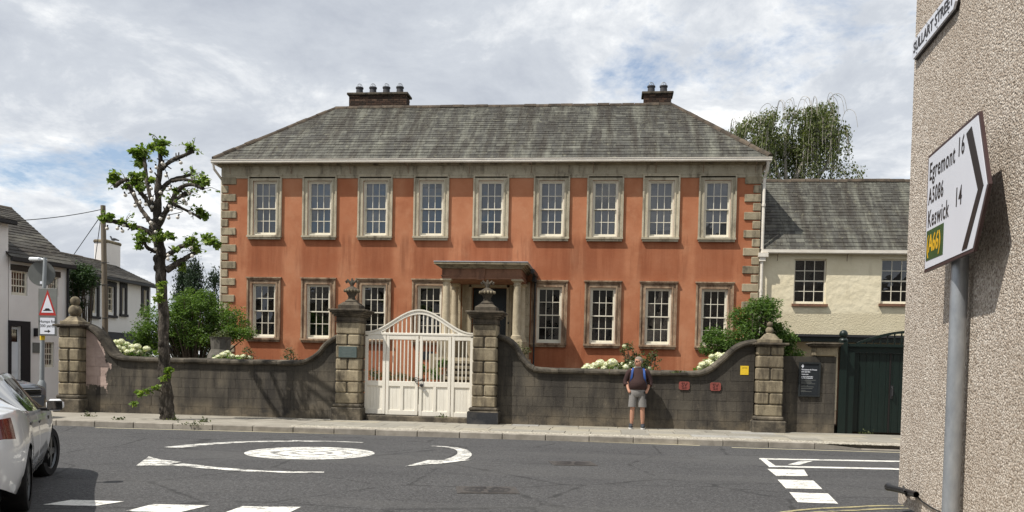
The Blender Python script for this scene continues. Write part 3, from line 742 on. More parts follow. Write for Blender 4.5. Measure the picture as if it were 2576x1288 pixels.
mb = MB(); mb.tube([(HX1 + .16, EY + .02, EZ - .14), (HX1 + .17, EY + .1, EZ - .34), (HX1 + .12, FY - .02, EZ - .62), (HX1 + .11, FY - .06, EZ - .8), (HX1 + .11, FY - .06, 5.62)], .05, 8)
mb.tube([(HX1 + .11, FY - .08, 5.6), (HX1 + .11, FY - .08, .4)], .05, 8); mb.box(HX1 - .02, HX1 + .30, FY - .20, FY + .02, 5.48, 5.62); mb.box(HX1 + .02, HX1 + .22, FY - .16, FY, 5.34, 5.48)
for z in (7.2, 4.3, 2.4): mb.lathe([(.065, z), (.065, z + .09)], HX1 + .11, FY - .07, 8)
mb.build("downpipe", M['gutter'], house, 40)
# roof
ro = MB(); A, B, C_, D_ = (EX0, EY, EZ), (EX1, EY, EZ), (EX1, BY, EZ), (EX0, BY, EZ); R0, R1 = (RX0, RY, RZ), (RX1, RY, RZ)
ro.add([A, B, C_, D_, R0, R1], [(0, 1, 5, 4), (1, 2, 5), (2, 3, 4, 5), (3, 0, 4), (0, 3, 2, 1)]); roof = ro.build("roof", M['slate_dark'], house)
slates(roof, A, B, (0, RY - EY, RZ - EZ), RX0 - EX0, EX1 - RX1, 25, .40, 300, M['slate'], M['slate_s'], 3)
sl = Vector((RX0 - EX0, 0, RZ - EZ)); slates(roof, D_, A, sl, BY - RY, BY - RY, 20, .5, 0, M['slate'], M['slate_s'], 4)
sl = Vector((RX1 - EX1, 0, RZ - EZ)); slates(roof, B, C_, sl, BY - RY, BY - RY, 20, .5, 0, M['slate'], M['slate_s'], 5)
for a, b in ((R0, R1), ((EX0, EY + .02, EZ + .06), R0), ((EX1, EY + .02, EZ + .06), R1)): ridge_tiles(roof, a, b)
# chimneys on the ridge, bricks one by one
def chimney(u0, u1, vt, vb, y0, dep, npots, parent):
    a, b = aty(u0, vb, y0), aty(u1, vt, y0); x0, x1, z1 = a.x, b.x, b.z; z0 = 11.0
    st = MB().box(x0 + .012, x1 - .012, y0 + .012, y0 + dep - .012, z0, z1).build("chimney", M['joint'], parent)
    bm = MB().cbox(-.5, .5, 0, .1, 0, .064, .004).mesh("brick", M['brick']); rowz = z1 - .075; r = 0
    bs = MB().cbox(0, .1, -.5, .5, 0, .064, .004).mesh("brick", M['brick'])
    while rowz > 11.42:
        x = x0 - (.11 if r % 2 else 0)
        while x < x1 - .02:
            q0, q1 = max(x, x0), min(x + .216, x1)
            if q1 - q0 > .03: inst("brick", bm, st, Matrix.Translation(((q0 + q1) / 2, y0 + rng.uniform(-.003, .003), rowz)) @ Matrix.Diagonal((q1 - q0 - .01, 1, 1, 1)))
            x += .226
        for yy in (y0 + .22, y0 + .45):
            if yy + .1 < y0 + dep: inst("brick", bs, st, Matrix.Translation((x1 - .1, yy + (.05 if r % 2 else 0), rowz)) @ Matrix.Diagonal((1, .21, 1, 1)))
        rowz -= .075; r += 1
    MB().cbox(x0 - .07, x1 + .07, y0 - .07, y0 + dep + .07, z1, z1 + .09, .015).build("chimney_cap", M['pier_dark'], parent)
    for i in range(npots):
        px = x0 + (x1 - x0) * (i + .62) / (npots + .24); py = y0 + dep / 2; zb = z1 + .09
        po = MB().lathe([(.155, zb), (.14, zb + .06), (.13, zb + .24), (.155, zb + .25), (.155, zb + .30), (.12, zb + .30), (.11, zb + .1)], px, py, 16).build("chimney_pot", M['pot'], parent, 40)
        w = MB(); zc = zb + .30
        for k in range(4):
            a = k * math.pi / 4
            w.tube([(px + .115 * math.cos(a) * math.cos(t), py + .115 * math.sin(a) * math.cos(t), zc + .15 * math.sin(t)) for t in np.linspace(0, math.pi, 9)], .006, 4)
        w.build("bird_guard", M['wire'], po)
chimney(877, 1022, 238, 268, 34.0, .62, 4, house); chimney(1618, 1689, 236, 262, 34.0, .62, 2, house)
# windows
def window(name, lower, parent):
    am = M['arch_low'] if lower else M['arch_up']; w, h = WW / 2, WH
    mb = MB()
    for (o0, o1, p) in ((.0, .055, .055), (.055, .135, .035), (.135, .19, .075)):
        for s in (-1, 1): mb.box(*sorted((s * (w + o0), s * (w + o1))), -p, .0, 0, h + o0)
        mb.box(-w - o1, w + o1, -p, .0, h + o0, h + o1)
    if not lower: mb.box(-w - .21, w + .21, -.09, 0, h + .19, h + .215)
    else: mb.box(-w - .22, w + .22, -.11, 0, h + .19, h + .235)
    wi = obj(name, mb.mesh(name, am), parent)
    OFF[wi.name] = Vector()
    sb = MB().box(-w - .20, w + .20, -.13, .0, -.065, -.0); sb.box(-w - .17, w + .17, -.09, 0, -.14, -.065); sb.build("sill", am, wi)
    fr = MB()
    for s in (-1, 1): fr.box(*sorted((s * w, s * (w - .055))), .03, .2, 0, h)
    fr.box(-w + .055, w - .055, .03, .2, h - .05, h); fr.box(-w + .055, w - .055, .0, .2, 0, .055); fr.build("sash_box", M['cream'], wi)
    g = w - .055; mid = h * .505
    def sash(nm, z0, z1, y, bot):
        q = MB(); st = .04
        for s in (-1, 1): q.box(*sorted((s * g, s * (g - st))), y, y + .04, z0, z1)
        q.box(-g + st, g - st, y, y + .04, z1 - .04, z1); q.box(-g + st, g - st, y, y + .04, z0, z0 + bot)
        a0, a1 = -g + st, g - st; b0, b1 = z0 + bot, z1 - .04
        for k in (1, 2): xx = a0 + (a1 - a0) * k / 3; q.box(xx - .011, xx + .011, y + .002, y + .03, b0, b1)
        zz_ = (b0 + b1) / 2; q.box(a0, a1, y + .004, y + .028, zz_ - .011, zz_ + .011); q.build(nm, M['cream'], wi)
        for i in range(3):
            for j in range(2):
                x0, x1 = a0 + (a1 - a0) * i / 3, a0 + (a1 - a0) * (i + 1) / 3; c0, c1 = (b0, zz_) if j == 0 else (zz_, b1); t = rng.uniform(-.004, .004)
                MB().quad((x0 + .008, y + .02, c0 + .008), (x1 - .008, y + .02 + t, c0 + .008), (x1 - .008, y + .02 + t * .5, c1 - .008), (x0 + .008, y + .02 - t, c1 - .008)).build("pane", M['glass'], wi)
    sash("upper_sash", mid - .03, h - .05, .07, .04); sash("lower_sash", .055, mid + .01, .125, .075)
    if lower:
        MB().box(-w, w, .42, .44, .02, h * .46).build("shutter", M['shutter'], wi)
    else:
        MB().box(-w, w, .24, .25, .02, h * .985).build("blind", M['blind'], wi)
    return wi
pu = window("window", False, house); pl = window("window", True, house)
for i, x in enumerate(UX):
    o = pu if i == 0 else copy_tree(pu, house); o.location = (x + 4.6, 0, UZ - .3)
    for ch in o.children:
        if ch.name.startswith("blind"): k = (1, .97, 1, .9, .74, 1, .5, .86, 1)[i]; ch.scale.z = k; ch.location.z = (1 - k) * WH * .985 if i % 3 else 0
    if i == 4: continue
    o = pl if i == 0 else copy_tree(pl, house); o.location = (x + 4.6, 0, LZ - .3)
    for ch in o.children:
        if ch.name.startswith("shutter"): ch.scale.z = (.9, .5, .72, 1, 1, .3, .86, .6, .45)[i]; ch.location.y = rng.uniform(-.1, .3)

# portico
PX0, PX1, PY = -5.47, -3.10, 28.95
po = MB().box(PX0 - .32, PX1 + .32, PY - .35, FY, 1.72, 1.82).build("portico_floor", M['column'], house)
def column(x, y, z0, z1, r, parent):
    mb = MB().lathe([(r * 1.42, z0), (r * 1.42, z0 + .05), (r * 1.28, z0 + .055), (r * 1.3, z0 + .09), (r * 1.08, z0 + .12), (r, z0 + .15), (r * .99, z0 + .7), (r * .86, z1 - .20), (r * .98, z1 - .19), (r * .98, z1 - .165), (r * .86, z1 - .16), (r * .9, z1 - .10), (r * 1.22, z1 - .06), (r * 1.25, z1 - .05)], x, y, 24)
    mb.box(x - r * 1.35, x + r * 1.35, y - r * 1.35, y + r * 1.35, z1 - .05, z1); mb.box(x - r * 1.45, x + r * 1.45, y - r * 1.45, y + r * 1.45, z0 - .06, z0)
    mb.build("column", M['column'], parent, 35)
for x in (PX0, PX1):
    column(x, PY, 2.47, 4.42, .135, house); column(x, FY - .42, 2.47, 4.42, .125, house)
    MB().cbox(x - .24, x + .24, PY - .24, FY - .12, 1.0, 2.41, .015).build("pedestal", M['stone'], house)
mb = MB()
mb.box(PX0 - .14, PX1 + .14, PY - .15, FY, 4.42, 4.50); mb.box(PX0 - .16, PX1 + .16, PY - .17, FY, 4.50, 4.54); mb.box(PX0 - .13, PX1 + .13, PY - .14, FY, 4.54, 4.76)
mb.build("entablature", M['red_stone'], house)
MB().prism([((PX0 + PX1) / 2 - .14, 4.40), ((PX0 + PX1) / 2 + .10, 4.40), ((PX0 + PX1) / 2 + .14, 4.77), ((PX0 + PX1) / 2 - .18, 4.77)], 'y', PY - .20, PY - .10).build("keystone", M['red_stone'], house)
mb = MB()
for i, (o0, z0, z1) in enumerate(((.17, 4.76, 4.80), (.22, 4.80, 4.84), (.28, 4.84, 4.88), (.36, 4.88, 4.95))): mb.box(PX0 - o0, PX1 + o0, PY - o0 - .03, FY, z0, z1)
mb.build("cornice", M['stone'], house)
mb = MB().box(PX0 - .37, PX1 + .37, PY - .41, FY, 4.95, 4.975); mb.box(PX0 - .25, PX1 + .25, PY - .2, FY, 4.975, 5.0); mb.build("lead_roof", M['lead'], house)
mb = MB().box(PX1 + .38, PX1 + .50, PY + .5, FY - .02, 4.70, 4.84); mb.box(PX1 + .36, PX1 + .47, FY - .6, FY - .05, 4.52, 4.72); mb.tube([(PX1 + .42, FY - .12, 4.6), (PX1 + .42, FY - .12, 1.0)], .03, 8); mb.build("porch_downpipe", M['dark_metal'], house)
# door surround of stepped stone jambs, ashlar blocks either side
mb = MB()
for i, (o, p) in enumerate(((0, .30), (.09, .24), (.18, .18), (.27, .12))):
    for s, xx in ((-1, -4.91), (1, -3.66)): mb.box(*sorted((xx + s * o, xx + s * (o + .085))), FY - p, FY - .002, 1.82, 4.33 + o)
    mb.box(-4.91 - o, -3.66 + o, FY - p, FY - .002, 4.33 + o, 4.415 + o if i < 1 else 4.42)
mb.build("door_surround", M['column'], house)
ab = MB().cbox(0, .40, 0, .08, 0, .385, .012).mesh("ashlar_block", M['column'])
for k in range(7):
    inst("ashlar_block", ab, house, Matrix.Translation((-5.72, FY - .075, 1.82 + k * .39))); inst("ashlar_block", ab, house, Matrix.Translation((-3.26, FY - .075, 1.82 + k * .39)))
dr = MB().box(-4.88, -3.69, FY + .10, FY + .16, 1.82, 4.33).build("door", M['door_dark'], house)
for (x0, x1) in ((-4.80, -4.34), (-4.23, -3.77)):
    for (z0, z1) in ((1.95, 2.55), (2.68, 3.3), (3.42, 3.75)):
        mb = MB().box(x0, x1, FY + .085, FY + .10, z0, z1); mb.box(x0 + .06, x1 - .06, FY + .075, FY + .085, z0 + .06, z1 - .06); mb.build("door_panel", M['door_dark'], dr)
MB().sphere((-4.28, FY + .07, 2.75), .035, 10, 6).build("door_knob", M['chrome'], dr)
MB().box(-3.60, -3.55, FY - .345, FY - .31, 3.05, 3.12).build("bell_push", M['dark_metal'], house)
for k in range(8):
    MB().cbox(PX0 + .28 - .03 * k, PX1 - .28 + .03 * k, PY - .40 - .28 * k, PY + .4 - .28 * k, 1.62 - .175 * k, 1.72 - .175 * k, .012).build("step", M['pier'], house)
    MB().box(PX0 + .3, PX1 - .3, PY - .36 - .28 * k, PY + .4 - .28 * k, 1.72 - .175 * (k + 1) - .0, 1.62 - .175 * k).build("riser", M['pier_dark'], house)
MB().box(PX0 - .75, PX0 - .36, PY + .95, FY - .05, .3, 1.95).build("porch_side_wall", M['stone'], house)
p0, p1 = aty(1062, 884, FY), aty(1092, 905, FY)
MB().box(p0.x, p1.x, FY - .035, FY - .005, p1.z, p0.z).build("dark_plaque", M['board'], house)

# ------------------------------------------------------------------ cream service wing
WY = 31.15; WX0, WX1 = HX1 + .02, 17.0
wing = thing("service_wing", "cream rendered lower wing with slate roof joined to the right of the orange house", "building", (8, WY, .3))
wins = [(6.19, 7.26, 3.93, 5.46), (9.06, 10.13, 3.97, 5.48), (12.0, 13.07, 3.97, 5.48)]
mb = wall_holes(MB(), WX0, WX1, 2.88, 5.75, wins, WY, .16); mb.quad((WX1, WY, .2), (WX1, WY + 5, .2), (WX1, WY + 5, 5.75), (WX1, WY, 5.75))
mb.quad((WX0, WY + .05, 2.88), (WX1, WY + .05, 2.88), (WX1, WY + .05, .2), (WX0, WY + .05, .2)); mb.quad((WX0, WY, 2.88), (WX0, WY + .06, 2.88), (WX1, WY + .06, 2.88), (WX1, WY, 2.88))
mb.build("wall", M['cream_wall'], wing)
MB().box(WX0, WX1, WY - .9, WY + .03, 2.62, 2.86).build("canopy_board", M['green_gate'], wing)
MB().box(WX0, WX1, WY - 1.0, WY - .9, 2.78, 2.84).build("canopy_edge", M['dark_metal'], wing)
MB().box(WX0 + .2, WX1, WY + 1.5, WY + 1.55, .3, 5.6).build("room_back_wall", M['interior'], wing)
def sash_window(parent, x0, x1, z0, z1, y, sill=True, cols=3, rows=4, fm=None, panes=True):
    fm = fm or M['cream']; mb = MB()
    mb.box(x0, x0 + .05, y, y + .1, z0, z1); mb.box(x1 - .05, x1, y, y + .1, z0, z1); mb.box(x0 + .05, x1 - .05, y, y + .1, z1 - .04, z1); mb.box(x0 + .05, x1 - .05, y - .02, y + .1, z0, z0 + .09)
    w = mb.build("window", fm, parent); a0, a1, b0, b1 = x0 + .05, x1 - .05, z0 + .09, z1 - .04; zm = (b0 + b1) / 2
    gb = MB()
    for k in range(1, cols): xx = a0 + (a1 - a0) * k / cols; gb.box(xx - .011, xx + .011, y + .03, y + .055, b0, b1)
    for k in range(1, rows):
        zz_ = b0 + (b1 - b0) * k / rows; t = .022 if k == rows // 2 else .011; gb.box(a0, a1, y + (.015 if t > .02 else .033), y + .06, zz_ - t, zz_ + t)
    gb.build("glazing_bars", fm, w)
    if panes:
        for i in range(cols):
            for j in range(rows):
                q0, q1 = a0 + (a1 - a0) * i / cols, a0 + (a1 - a0) * (i + 1) / cols; c0, c1 = b0 + (b1 - b0) * j / rows, b0 + (b1 - b0) * (j + 1) / rows; t = rng.uniform(-.004, .004)
                MB().quad((q0 + .005, y + .045 + t, c0 + .005), (q1 - .005, y + .045 - t, c0 + .005), (q1 - .005, y + .045, c1 - .005), (q0 + .005, y + .045 + t, c1 - .005)).build("pane", M['glass'], w)
    if sill: MB().box(x0 - .06, x1 + .06, y - .20, y + .0, z0 - .09, z0 - .002).build("sill", M['red_stone'], w)
    return w
for a, b, c, d in wins:
    sash_window(wing, a, b, c, d, WY + .10)
    MB().box(a, b, WY + .45, WY + .47, d - .85, d - .1).build("blind", M['interior'], wing)
WEY, WEZ, WRY, WRZ = WY - .22, 5.74, 33.7, 8.66
ro = MB().add([(WX0, WEY, WEZ), (WX1, WEY, WEZ), (WX1, WRY, WRZ), (WX0, WRY, WRZ), (WX1, 2 * WRY - WEY, WEZ), (WX0, 2 * WRY - WEY, WEZ)], [(0, 1, 2, 3), (3, 2, 4, 5), (1, 4, 2), (0, 5, 4, 1)])
wroof = ro.build("roof", M['slate_dark'], wing)
slates(wroof, (WX0, WEY, WEZ), (WX1, WEY, WEZ), (0, WRY - WEY, WRZ - WEZ), 0, 0, 25, .30, 300, M['slate'], M['slate_s'], 9)
ridge_tiles(wroof, (WX0, WRY, WRZ), (WX1, WRY, WRZ), .5, .12)
g = MB().prism([(WEY - .07 + a, WEZ + .0 + b) for a, b in pr], 'x', WX0 + .1, WX1); g.build("gutter", M['gutter'], wing)
for x in (5.6, 7.9, 10.3, 12.5): inst("gutter_bracket", br, wing, Matrix.Translation((x, WEY - .03, WEZ - .02)) @ Matrix.Diagonal((1, .5, .8, 1)))

# ------------------------------------------------------------------ boundary walls
WF = 21.60
def interp(pts, x):
    if x <= pts[0][0]: return pts[0][1]
    for (a, b), (c, d) in zip(pts, pts[1:]):
        if x <= c: return b + (d - b) * (x - a) / (c - a)
    return pts[-1][1]
def boundary(name, label, x0, x1, ctop, y=WF, dep=.34, cop=True):
    cur = [(p.x, p.y) for p in smooth(ctop, 5)] if len(ctop) > 2 else ctop
    top = lambda x: interp(cur, x) - (.09 if cop else 0)
    w = thing(name, label, "wall", ((x0 + x1) / 2, y, PZ))
    n = 40; xs = [x0 + (x1 - x0) * i / n for i in range(n + 1)]; core = MB()
    for i in range(n):
        a, b = xs[i], xs[i + 1]
        core.add([(a, y + .012, PZ - .1), (b, y + .012, PZ - .1), (b, y + .012, top(b)), (a, y + .012, top(a)), (a, y + dep, PZ - .1), (b, y + dep, PZ - .1), (b, y + dep, top(b)), (a, y + dep, top(a))],
                 [(0, 1, 2, 3), (5, 4, 7, 6), (3, 2, 6, 7)])
    core.build("wall_core", M['wall'], w)
    z = PZ - .02; r = 0
    while z < 2.5:
        h = .243; x = x0 - (.22 if r % 2 else 0) - rng.uniform(0, .08)
        while x < x1:
            bw = rng.uniform(.38, .62); a, b = max(x, x0) + .0028, min(x + bw, x1) - .0028; x += bw
            if b - a < .05: continue
            m = 6; q = [a + (b - a) * k / m for k in range(m + 1)]; q = [e for e in q if top(e) > z + .02]
            if len(q) < 2: continue
            tops = [min(z + h - .006, top(e)) for e in q]; yy = y + rng.uniform(-.002, .004)
            if all(abs(t - tops[0]) < 1e-5 for t in tops): q = [q[0], q[-1]]; tops = [tops[0], tops[0]]
            MB().prism([(q[0], z)] + [(q[-1], z)] + list(zip(q, tops))[::-1], 'y', yy, y + .05).build("wall_block", M['wall'], w)
        z += h; r += 1
    if cop:
        # coping stones along the curve
        P = [Vector(p) for p in cur]; seg = [0]
        for a, b in zip(P, P[1:]): seg.append(seg[-1] + (b - a).length)
        n = max(3, round(seg[-1] / .62))
        def at_s(s):
            for i in range(len(P) - 1):
                if s <= seg[i + 1]: return P[i] + (P[i + 1] - P[i]) * ((s - seg[i]) / max(1e-6, seg[i + 1] - seg[i]))
            return P[-1]
        for k in range(n):
            s0, s1 = seg[-1] * k / n + .004, seg[-1] * (k + 1) / n - .004; m = 5; ring = []; jit = rng.uniform(-.006, .006)
            for i in range(m + 1):
                s = s0 + (s1 - s0) * i / m; p = at_s(s); t = (at_s(min(s + .05, seg[-1])) - at_s(max(s - .05, 0))).normalized(); nn = Vector((-t.y, t.x))
                prof = [(y - .085, -.075), (y - .085, -.02), (y - .05, .02), (y + .17, .055), (y + dep + .05, .02), (y + dep + .08, -.02), (y + dep + .08, -.075), (y - .02, -.11), (y - .02, -.076)]
                prof = [(y - .09, -.06), (y - .09, -.015), (y - .06, .015), (y + .17, .045), (y + dep + .06, .015), (y + dep + .09, -.06), (y + dep + .03, -.10), (y - .035, -.10)]
                ring.append([(p.x + nn.x * (hh + jit), yy, p.y + nn.y * (hh + jit)) for yy, hh in prof])
            mb = MB(); L = len(ring[0]); V = [v for rr in ring for v in rr]
            mb.add(V, [(i * L + j, i * L + (j + 1) % L, (i + 1) * L + (j + 1) % L, (i + 1) * L + j) for i in range(m) for j in range(L)] + [tuple(range(L)), tuple(m * L + j for j in range(L))[::-1]])
            mb.build("coping_stone", M['coping'], w)
    return w
CL = [(-13.58, 2.40), (-13.27, 2.22), (-13.05, 1.94), (-12.88, 1.70), (-12.61, 1.57), (-11.57, 1.545), (-9.86, 1.545), (-8.17, 1.545), (-7.75, 1.58), (-7.39, 1.77), (-7.14, 2.05), (-6.80, 2.27)]
CRt = [(-2.76, 2.30), (-2.54, 2.25), (-2.32, 2.08), (-2.17, 1.82), (-1.98, 1.60), (-1.69, 1.51), (-.32, 1.495), (1.02, 1.495), (1.97, 1.50), (2.34, 1.59), (2.64, 1.82), (2.89, 2.06), (3.12, 2.21), (3.46, 2.29)]
boundary("garden_wall", "dark stained stone garden wall with a pink painted patch, behind the pollarded tree", -13.58, -6.74, CL)
boundary("garden_wall", "grey stone garden wall with two red plates, behind the standing man", -2.76, 3.44, CRt)
boundary("garden_wall", "short low wall between ball pier and green gate, carrying the dark information board", 4.04, 5.33, [(4.04, 1.94), (5.33, 1.94)], cop=False)
# back faces of the garden: hidden returns are left out

# ------------------------------------------------------------------ piers
def pier_blocks(t, x0, x1, y0, y1, courses, mat, c=.028):
    for (z0, z1, halves) in courses:
        if halves:
            xm = (x0 + x1) / 2 + rng.uniform(-.01, .01); ym = (y0 + y1) / 2
            for a, b in ((x0, xm - .012), (xm + .012, x1)):
                MB().cbox(a, b, y0, y1, z0, z1, c).build("pier_block", mat, t)
        else: MB().cbox(x0, x1, y0, y1, z0, z1, c).build("pier_block", mat, t)
    MB().box(x0 + .035, x1 - .035, y0 + .035, y1 - .035, courses[0][0], courses[-1][1] + .05).build("pier_core", M['joint'], t)
def steps_stack(t, name, mat, xc, yc, items, ch=.012):
    mb = MB()
    for hw, z0, z1 in items: mb.cbox(xc - hw, xc + hw, yc - hw, yc + hw, z0, z1, min(ch, (z1 - z0) * .3))
    return mb.build(name, mat, t)
def frustum(mb, xc, yc, h0, h1, z0, z1):
    V = [(xc - h0, yc - h0, z0), (xc + h0, yc - h0, z0), (xc + h0, yc + h0, z0), (xc - h0, yc + h0, z0), (xc - h1, yc - h1, z1), (xc + h1, yc - h1, z1), (xc + h1, yc + h1, z1), (xc - h1, yc + h1, z1)]
    return mb.add(V, [(4, 5, 6, 7), (0, 1, 5, 4), (1, 2, 6, 5), (2, 3, 7, 6), (3, 0, 4, 7)])
def gate_pier(x0, x1, label, painted, side):
    xc = (x0 + x1) / 2; hw = (x1 - x0) / 2; y0 = 21.30; yc = y0 + hw; t = thing("gate_pier", label, "pier", (xc, yc, PZ), 0, "gate piers with urns")
    cs = [(.53, .80, 0), (.81, 1.075, 1), (1.085, 1.37, 0), (1.38, 1.655, 1), (1.665, 1.985, 0), (1.995, 2.255, 1), (2.265, 2.56, 0)]
    pier_blocks(t, x0, x1, y0, y0 + 2 * hw, cs, M['pier'])
    mb = MB().cbox(xc - hw - .06, xc + hw + .06, y0 - .06, y0 + 2 * hw + .06, .44, .53, .03); mb.cbox(xc - hw - .09, xc + hw + .09, y0 - .09, y0 + 2 * hw + .09, PZ - .05, .44, .025)
    mb.build("plinth", M['plinth'], t)
    steps_stack(t, "cornice", M['pier_dark'], xc, yc, [(hw + .02, 2.56, 2.585), (hw + .0, 2.585, 2.70), (hw + .05, 2.70, 2.74), (hw + .09, 2.74, 2.79), (hw + .135, 2.79, 2.83), (hw + .17, 2.83, 2.88)])
    mb = MB().cbox(xc - hw + .03, xc + hw - .03, yc - hw + .03, yc + hw - .03, 2.88, 2.98, .01); frustum(mb, xc, yc, hw - .03, hw - .14, 2.98, 3.07); mb.build("cap_block", M['pier_dark'], t)
    # urn: foot, bowl, leafed rim, flame
    z = 3.07
    u = MB().lathe([(.16, z), (.17, z + .02), (.13, z + .06), (.09, z + .085), (.10, z + .11), (.085, z + .125), (.09, z + .15), (.125, z + .21), (.15, z + .26), (.185, z + .275), (.19, z + .30), (.15, z + .34), (.08, z + .385), (.045, z + .40), (.04, z + .43)], xc, yc, 20).build("urn", M['pier_dark'], t, 50)
    mb = MB()
    for k in range(14):
        a = 2 * math.pi * k / 14; mb.sphere((xc + .18 * math.cos(a), yc + .18 * math.sin(a), z + .285), .032, 6, 5, (1, 1, 1.2))
    mb.build("leaf_rim", M['pier'], u)
    mb = MB()
    for a in (-1, 1):
        mb.tube([(xc, yc, z + .42), (xc + a * .05, yc, z + .50), (xc + a * .12, yc, z + .56), (xc + a * .155, yc, z + .53), (xc + a * .14, yc, z + .49), (xc + a * .11, yc, z + .505)], [.035, .035, .032, .03, .024, .014], 7)
    mb.tube([(xc, yc, z + .41), (xc + .01, yc, z + .50), (xc, yc, z + .60)], [.045, .05, .02], 8); mb.build("flame", M['pier_dark'], u)
    return t
P2 = gate_pier(-6.79, -6.19, "tall stone gate pier left of the white gate, with urn and grey-green plaque", False, 1)
P3 = gate_pier(-3.35, -2.76, "tall stone gate pier right of the white gate, with urn and black painted foot", True, -1)
MB().box(-3.05 - .39, -2.675, 21.203, 21.208, PZ, .41).build("black_paint", m_stone("worn_black_paint", (.045, .047, .052), (.026, .027, .03), (.10, .095, .088), .42, False, 0), P3)
def ball_pier(x0, x1, courses, capz, ballr, label):
    xc = (x0 + x1) / 2; hw = (x1 - x0) / 2; y0 = 21.28; yc = y0 + hw; t = thing("wall_pier", label, "pier", (xc, yc, PZ), 0, "wall end piers with balls")
    pier_blocks(t, x0, x1, y0, y0 + 2 * hw, courses, M['pier'])
    z0 = courses[0][0]; mb = MB().cbox(x0 - .04, x1 + .04, y0 - .04, y0 + 2 * hw + .04, z0 - .10, z0, .03); mb.cbox(x0 - .09, x1 + .09, y0 - .09, y0 + 2 * hw + .09, PZ - .05, z0 - .10, .03); mb.build("plinth", M['plinth'], t)
    steps_stack(t, "cap_slab", M['pier_dark'], xc, yc, [(hw + .03, capz, capz + .035), (hw + .10, capz + .035, capz + .085)])
    mb = MB(); z = capz + .085; mb.cbox(xc - .26, xc + .26, yc - .26, yc + .26, z, z + .09, .012); frustum(mb, xc, yc, .21, .10, z + .09, z + .22); mb.build("pedestal", M['pier'], t)
    b1, b2 = ballr; zc = z + .22 + b1 * .85; MB().lathe([(.10, z + .20), (.07, z + .25), (.085, z + .29)], xc, yc, 12).build("neck", M['pier'], t, 40)
    MB().sphere((xc, yc, zc), b1, 18, 12).build("ball", M['pier'], t, 60); MB().sphere((xc, yc, zc + b1 * .9 + b2 * .82), b2, 16, 10).build("small_ball", M['pier'], t, 60)
    return t
ball_pier(-14.15, -13.58, [(.57, .87, 0), (.885, 1.16, 1), (1.17, 1.45, 1), (1.46, 1.755, 1), (1.77, 2.05, 0), (2.06, 2.30, 1)], 2.30, (.165, .125), "stone pier at the left wall end, with two stacked balls beside the pink patch")
ball_pier(3.46, 4.06, [(.50, .77, 0), (.785, 1.05, 1), (1.06, 1.345, 0), (1.355, 1.64, 1), (1.65, 1.93, 0), (1.94, 2.15, 1)], 2.15, (.095, .07), "stone pier with two small stacked balls, left of the dark information board")
t = thing("gate_post_stone", "small stone pier with moulded cap beside the dark green gate", "pier", (5.07, 21.75, PZ))
MB().cbox(4.83, 5.33, 21.56, 22.0, 1.955, 2.16, .02).build("pier_block", M['pier'], t); steps_stack(t, "cap_slab", M['pier_dark'], 5.08, 21.78, [(.27, 2.16, 2.19), (.32, 2.19, 2.23), (.36, 2.23, 2.27)])
MB().box(4.86, 5.30, 21.66, 21.98, .2, 1.955).build("pier_core", M['joint'], t)

# ------------------------------------------------------------------ white entrance gate
GY = 21.62; GW = M['gate_white']
gate = thing("entrance_gate", "white painted wooden gate with arched top between the urn piers", "gate", (-4.75, GY, PZ))
MB().cbox(-6.02, -3.44, GY - .22, GY + .25, PZ - .02, .26, .02).build("threshold", M['plinth'], gate)
leafs = [(-6.13, -5.60), (-5.585, -4.765), (-4.735, -3.935), (-3.92, -3.38)]
def arch(x):
    t = (x + 4.755) / 1.36; t = max(-1, min(1, t)); return 2.27 + .565 * (.5 + .5 * math.cos(math.pi * t))
for i, (a, b) in enumerate(leafs):
    zb = .285 - .012 * i; mb = MB(); st = .075
    mb.cbox(a, a + st, GY, GY + .06, zb, 2.27, .006); mb.cbox(b - st, b, GY, GY + .06, zb, 2.27, .006)
    for z0, z1 in ((2.16, 2.27), (.99, 1.12), (zb, zb + .12)): mb.cbox(a + st, b - st, GY + .003, GY + .057, z0, z1, .006)
    npn = 2 if i in (1, 2) else 1; xs = [a + st + (b - a - 2 * st) * k / npn for k in range(npn + 1)]
    for x in xs[1:-1]: mb.cbox(x - .04, x + .04, GY + .003, GY + .057, zb + .12, .99, .006)
    leaf = mb.build("gate_leaf", GW, gate)
    for k in range(npn):
        q0 = xs[k] + (.04 if k > 0 else 0); q1 = xs[k + 1] - (.04 if k < npn - 1 else 0); nb = 5 if npn == 1 else 3
        for j in range(nb):
            c0, c1 = q0 + (q1 - q0) * j / nb, q0 + (q1 - q0) * (j + 1) / nb
            MB().cbox(c0 + .001, c1 - .001, GY + .028, GY + .045, zb + .12, .99, .003).build("board", GW, leaf)
    n = 4 if npn == 1 else 7
    bar = MB().cbox(-.0135, .0135, 0, .03, 0, 1.04, .004).mesh("bar", GW)
    for k in range(1, n + (0 if npn == 1 else 0)):
        x = a + st + (b - a - 2 * st) * k / n; inst("bar", bar, leaf, Matrix.Translation((x, GY + .015, 1.12)))
ar = thing  # (arched head is a fixed part of the gate)
xs = [-6.13 + 2.75 * k / 40 for k in range(41)]
mb = MB()
for o0, o1, d0, d1 in ((-.035, .05, 0, .07), (.05, .085, -.02, .09)):
    V = []
    for x in xs: V += [(x, GY + d0, arch(x) + o0), (x, GY + d0, arch(x) + o1), (x, GY + d1, arch(x) + o1), (x, GY + d1, arch(x) + o0)]
    mb.add(V, [(4 * i + j, 4 * i + (j + 1) % 4, 4 * i + 4 + (j + 1) % 4, 4 * i + 4 + j) for i in range(40) for j in range(4)] + [(0, 1, 2, 3), (160, 163, 162, 161)])
head = mb.build("arched_head", GW, gate)
MB().cbox(-6.13, -3.38, GY - .01, GY + .075, 2.272, 2.33, .008).build("top_rail", GW, gate)
x = -5.95
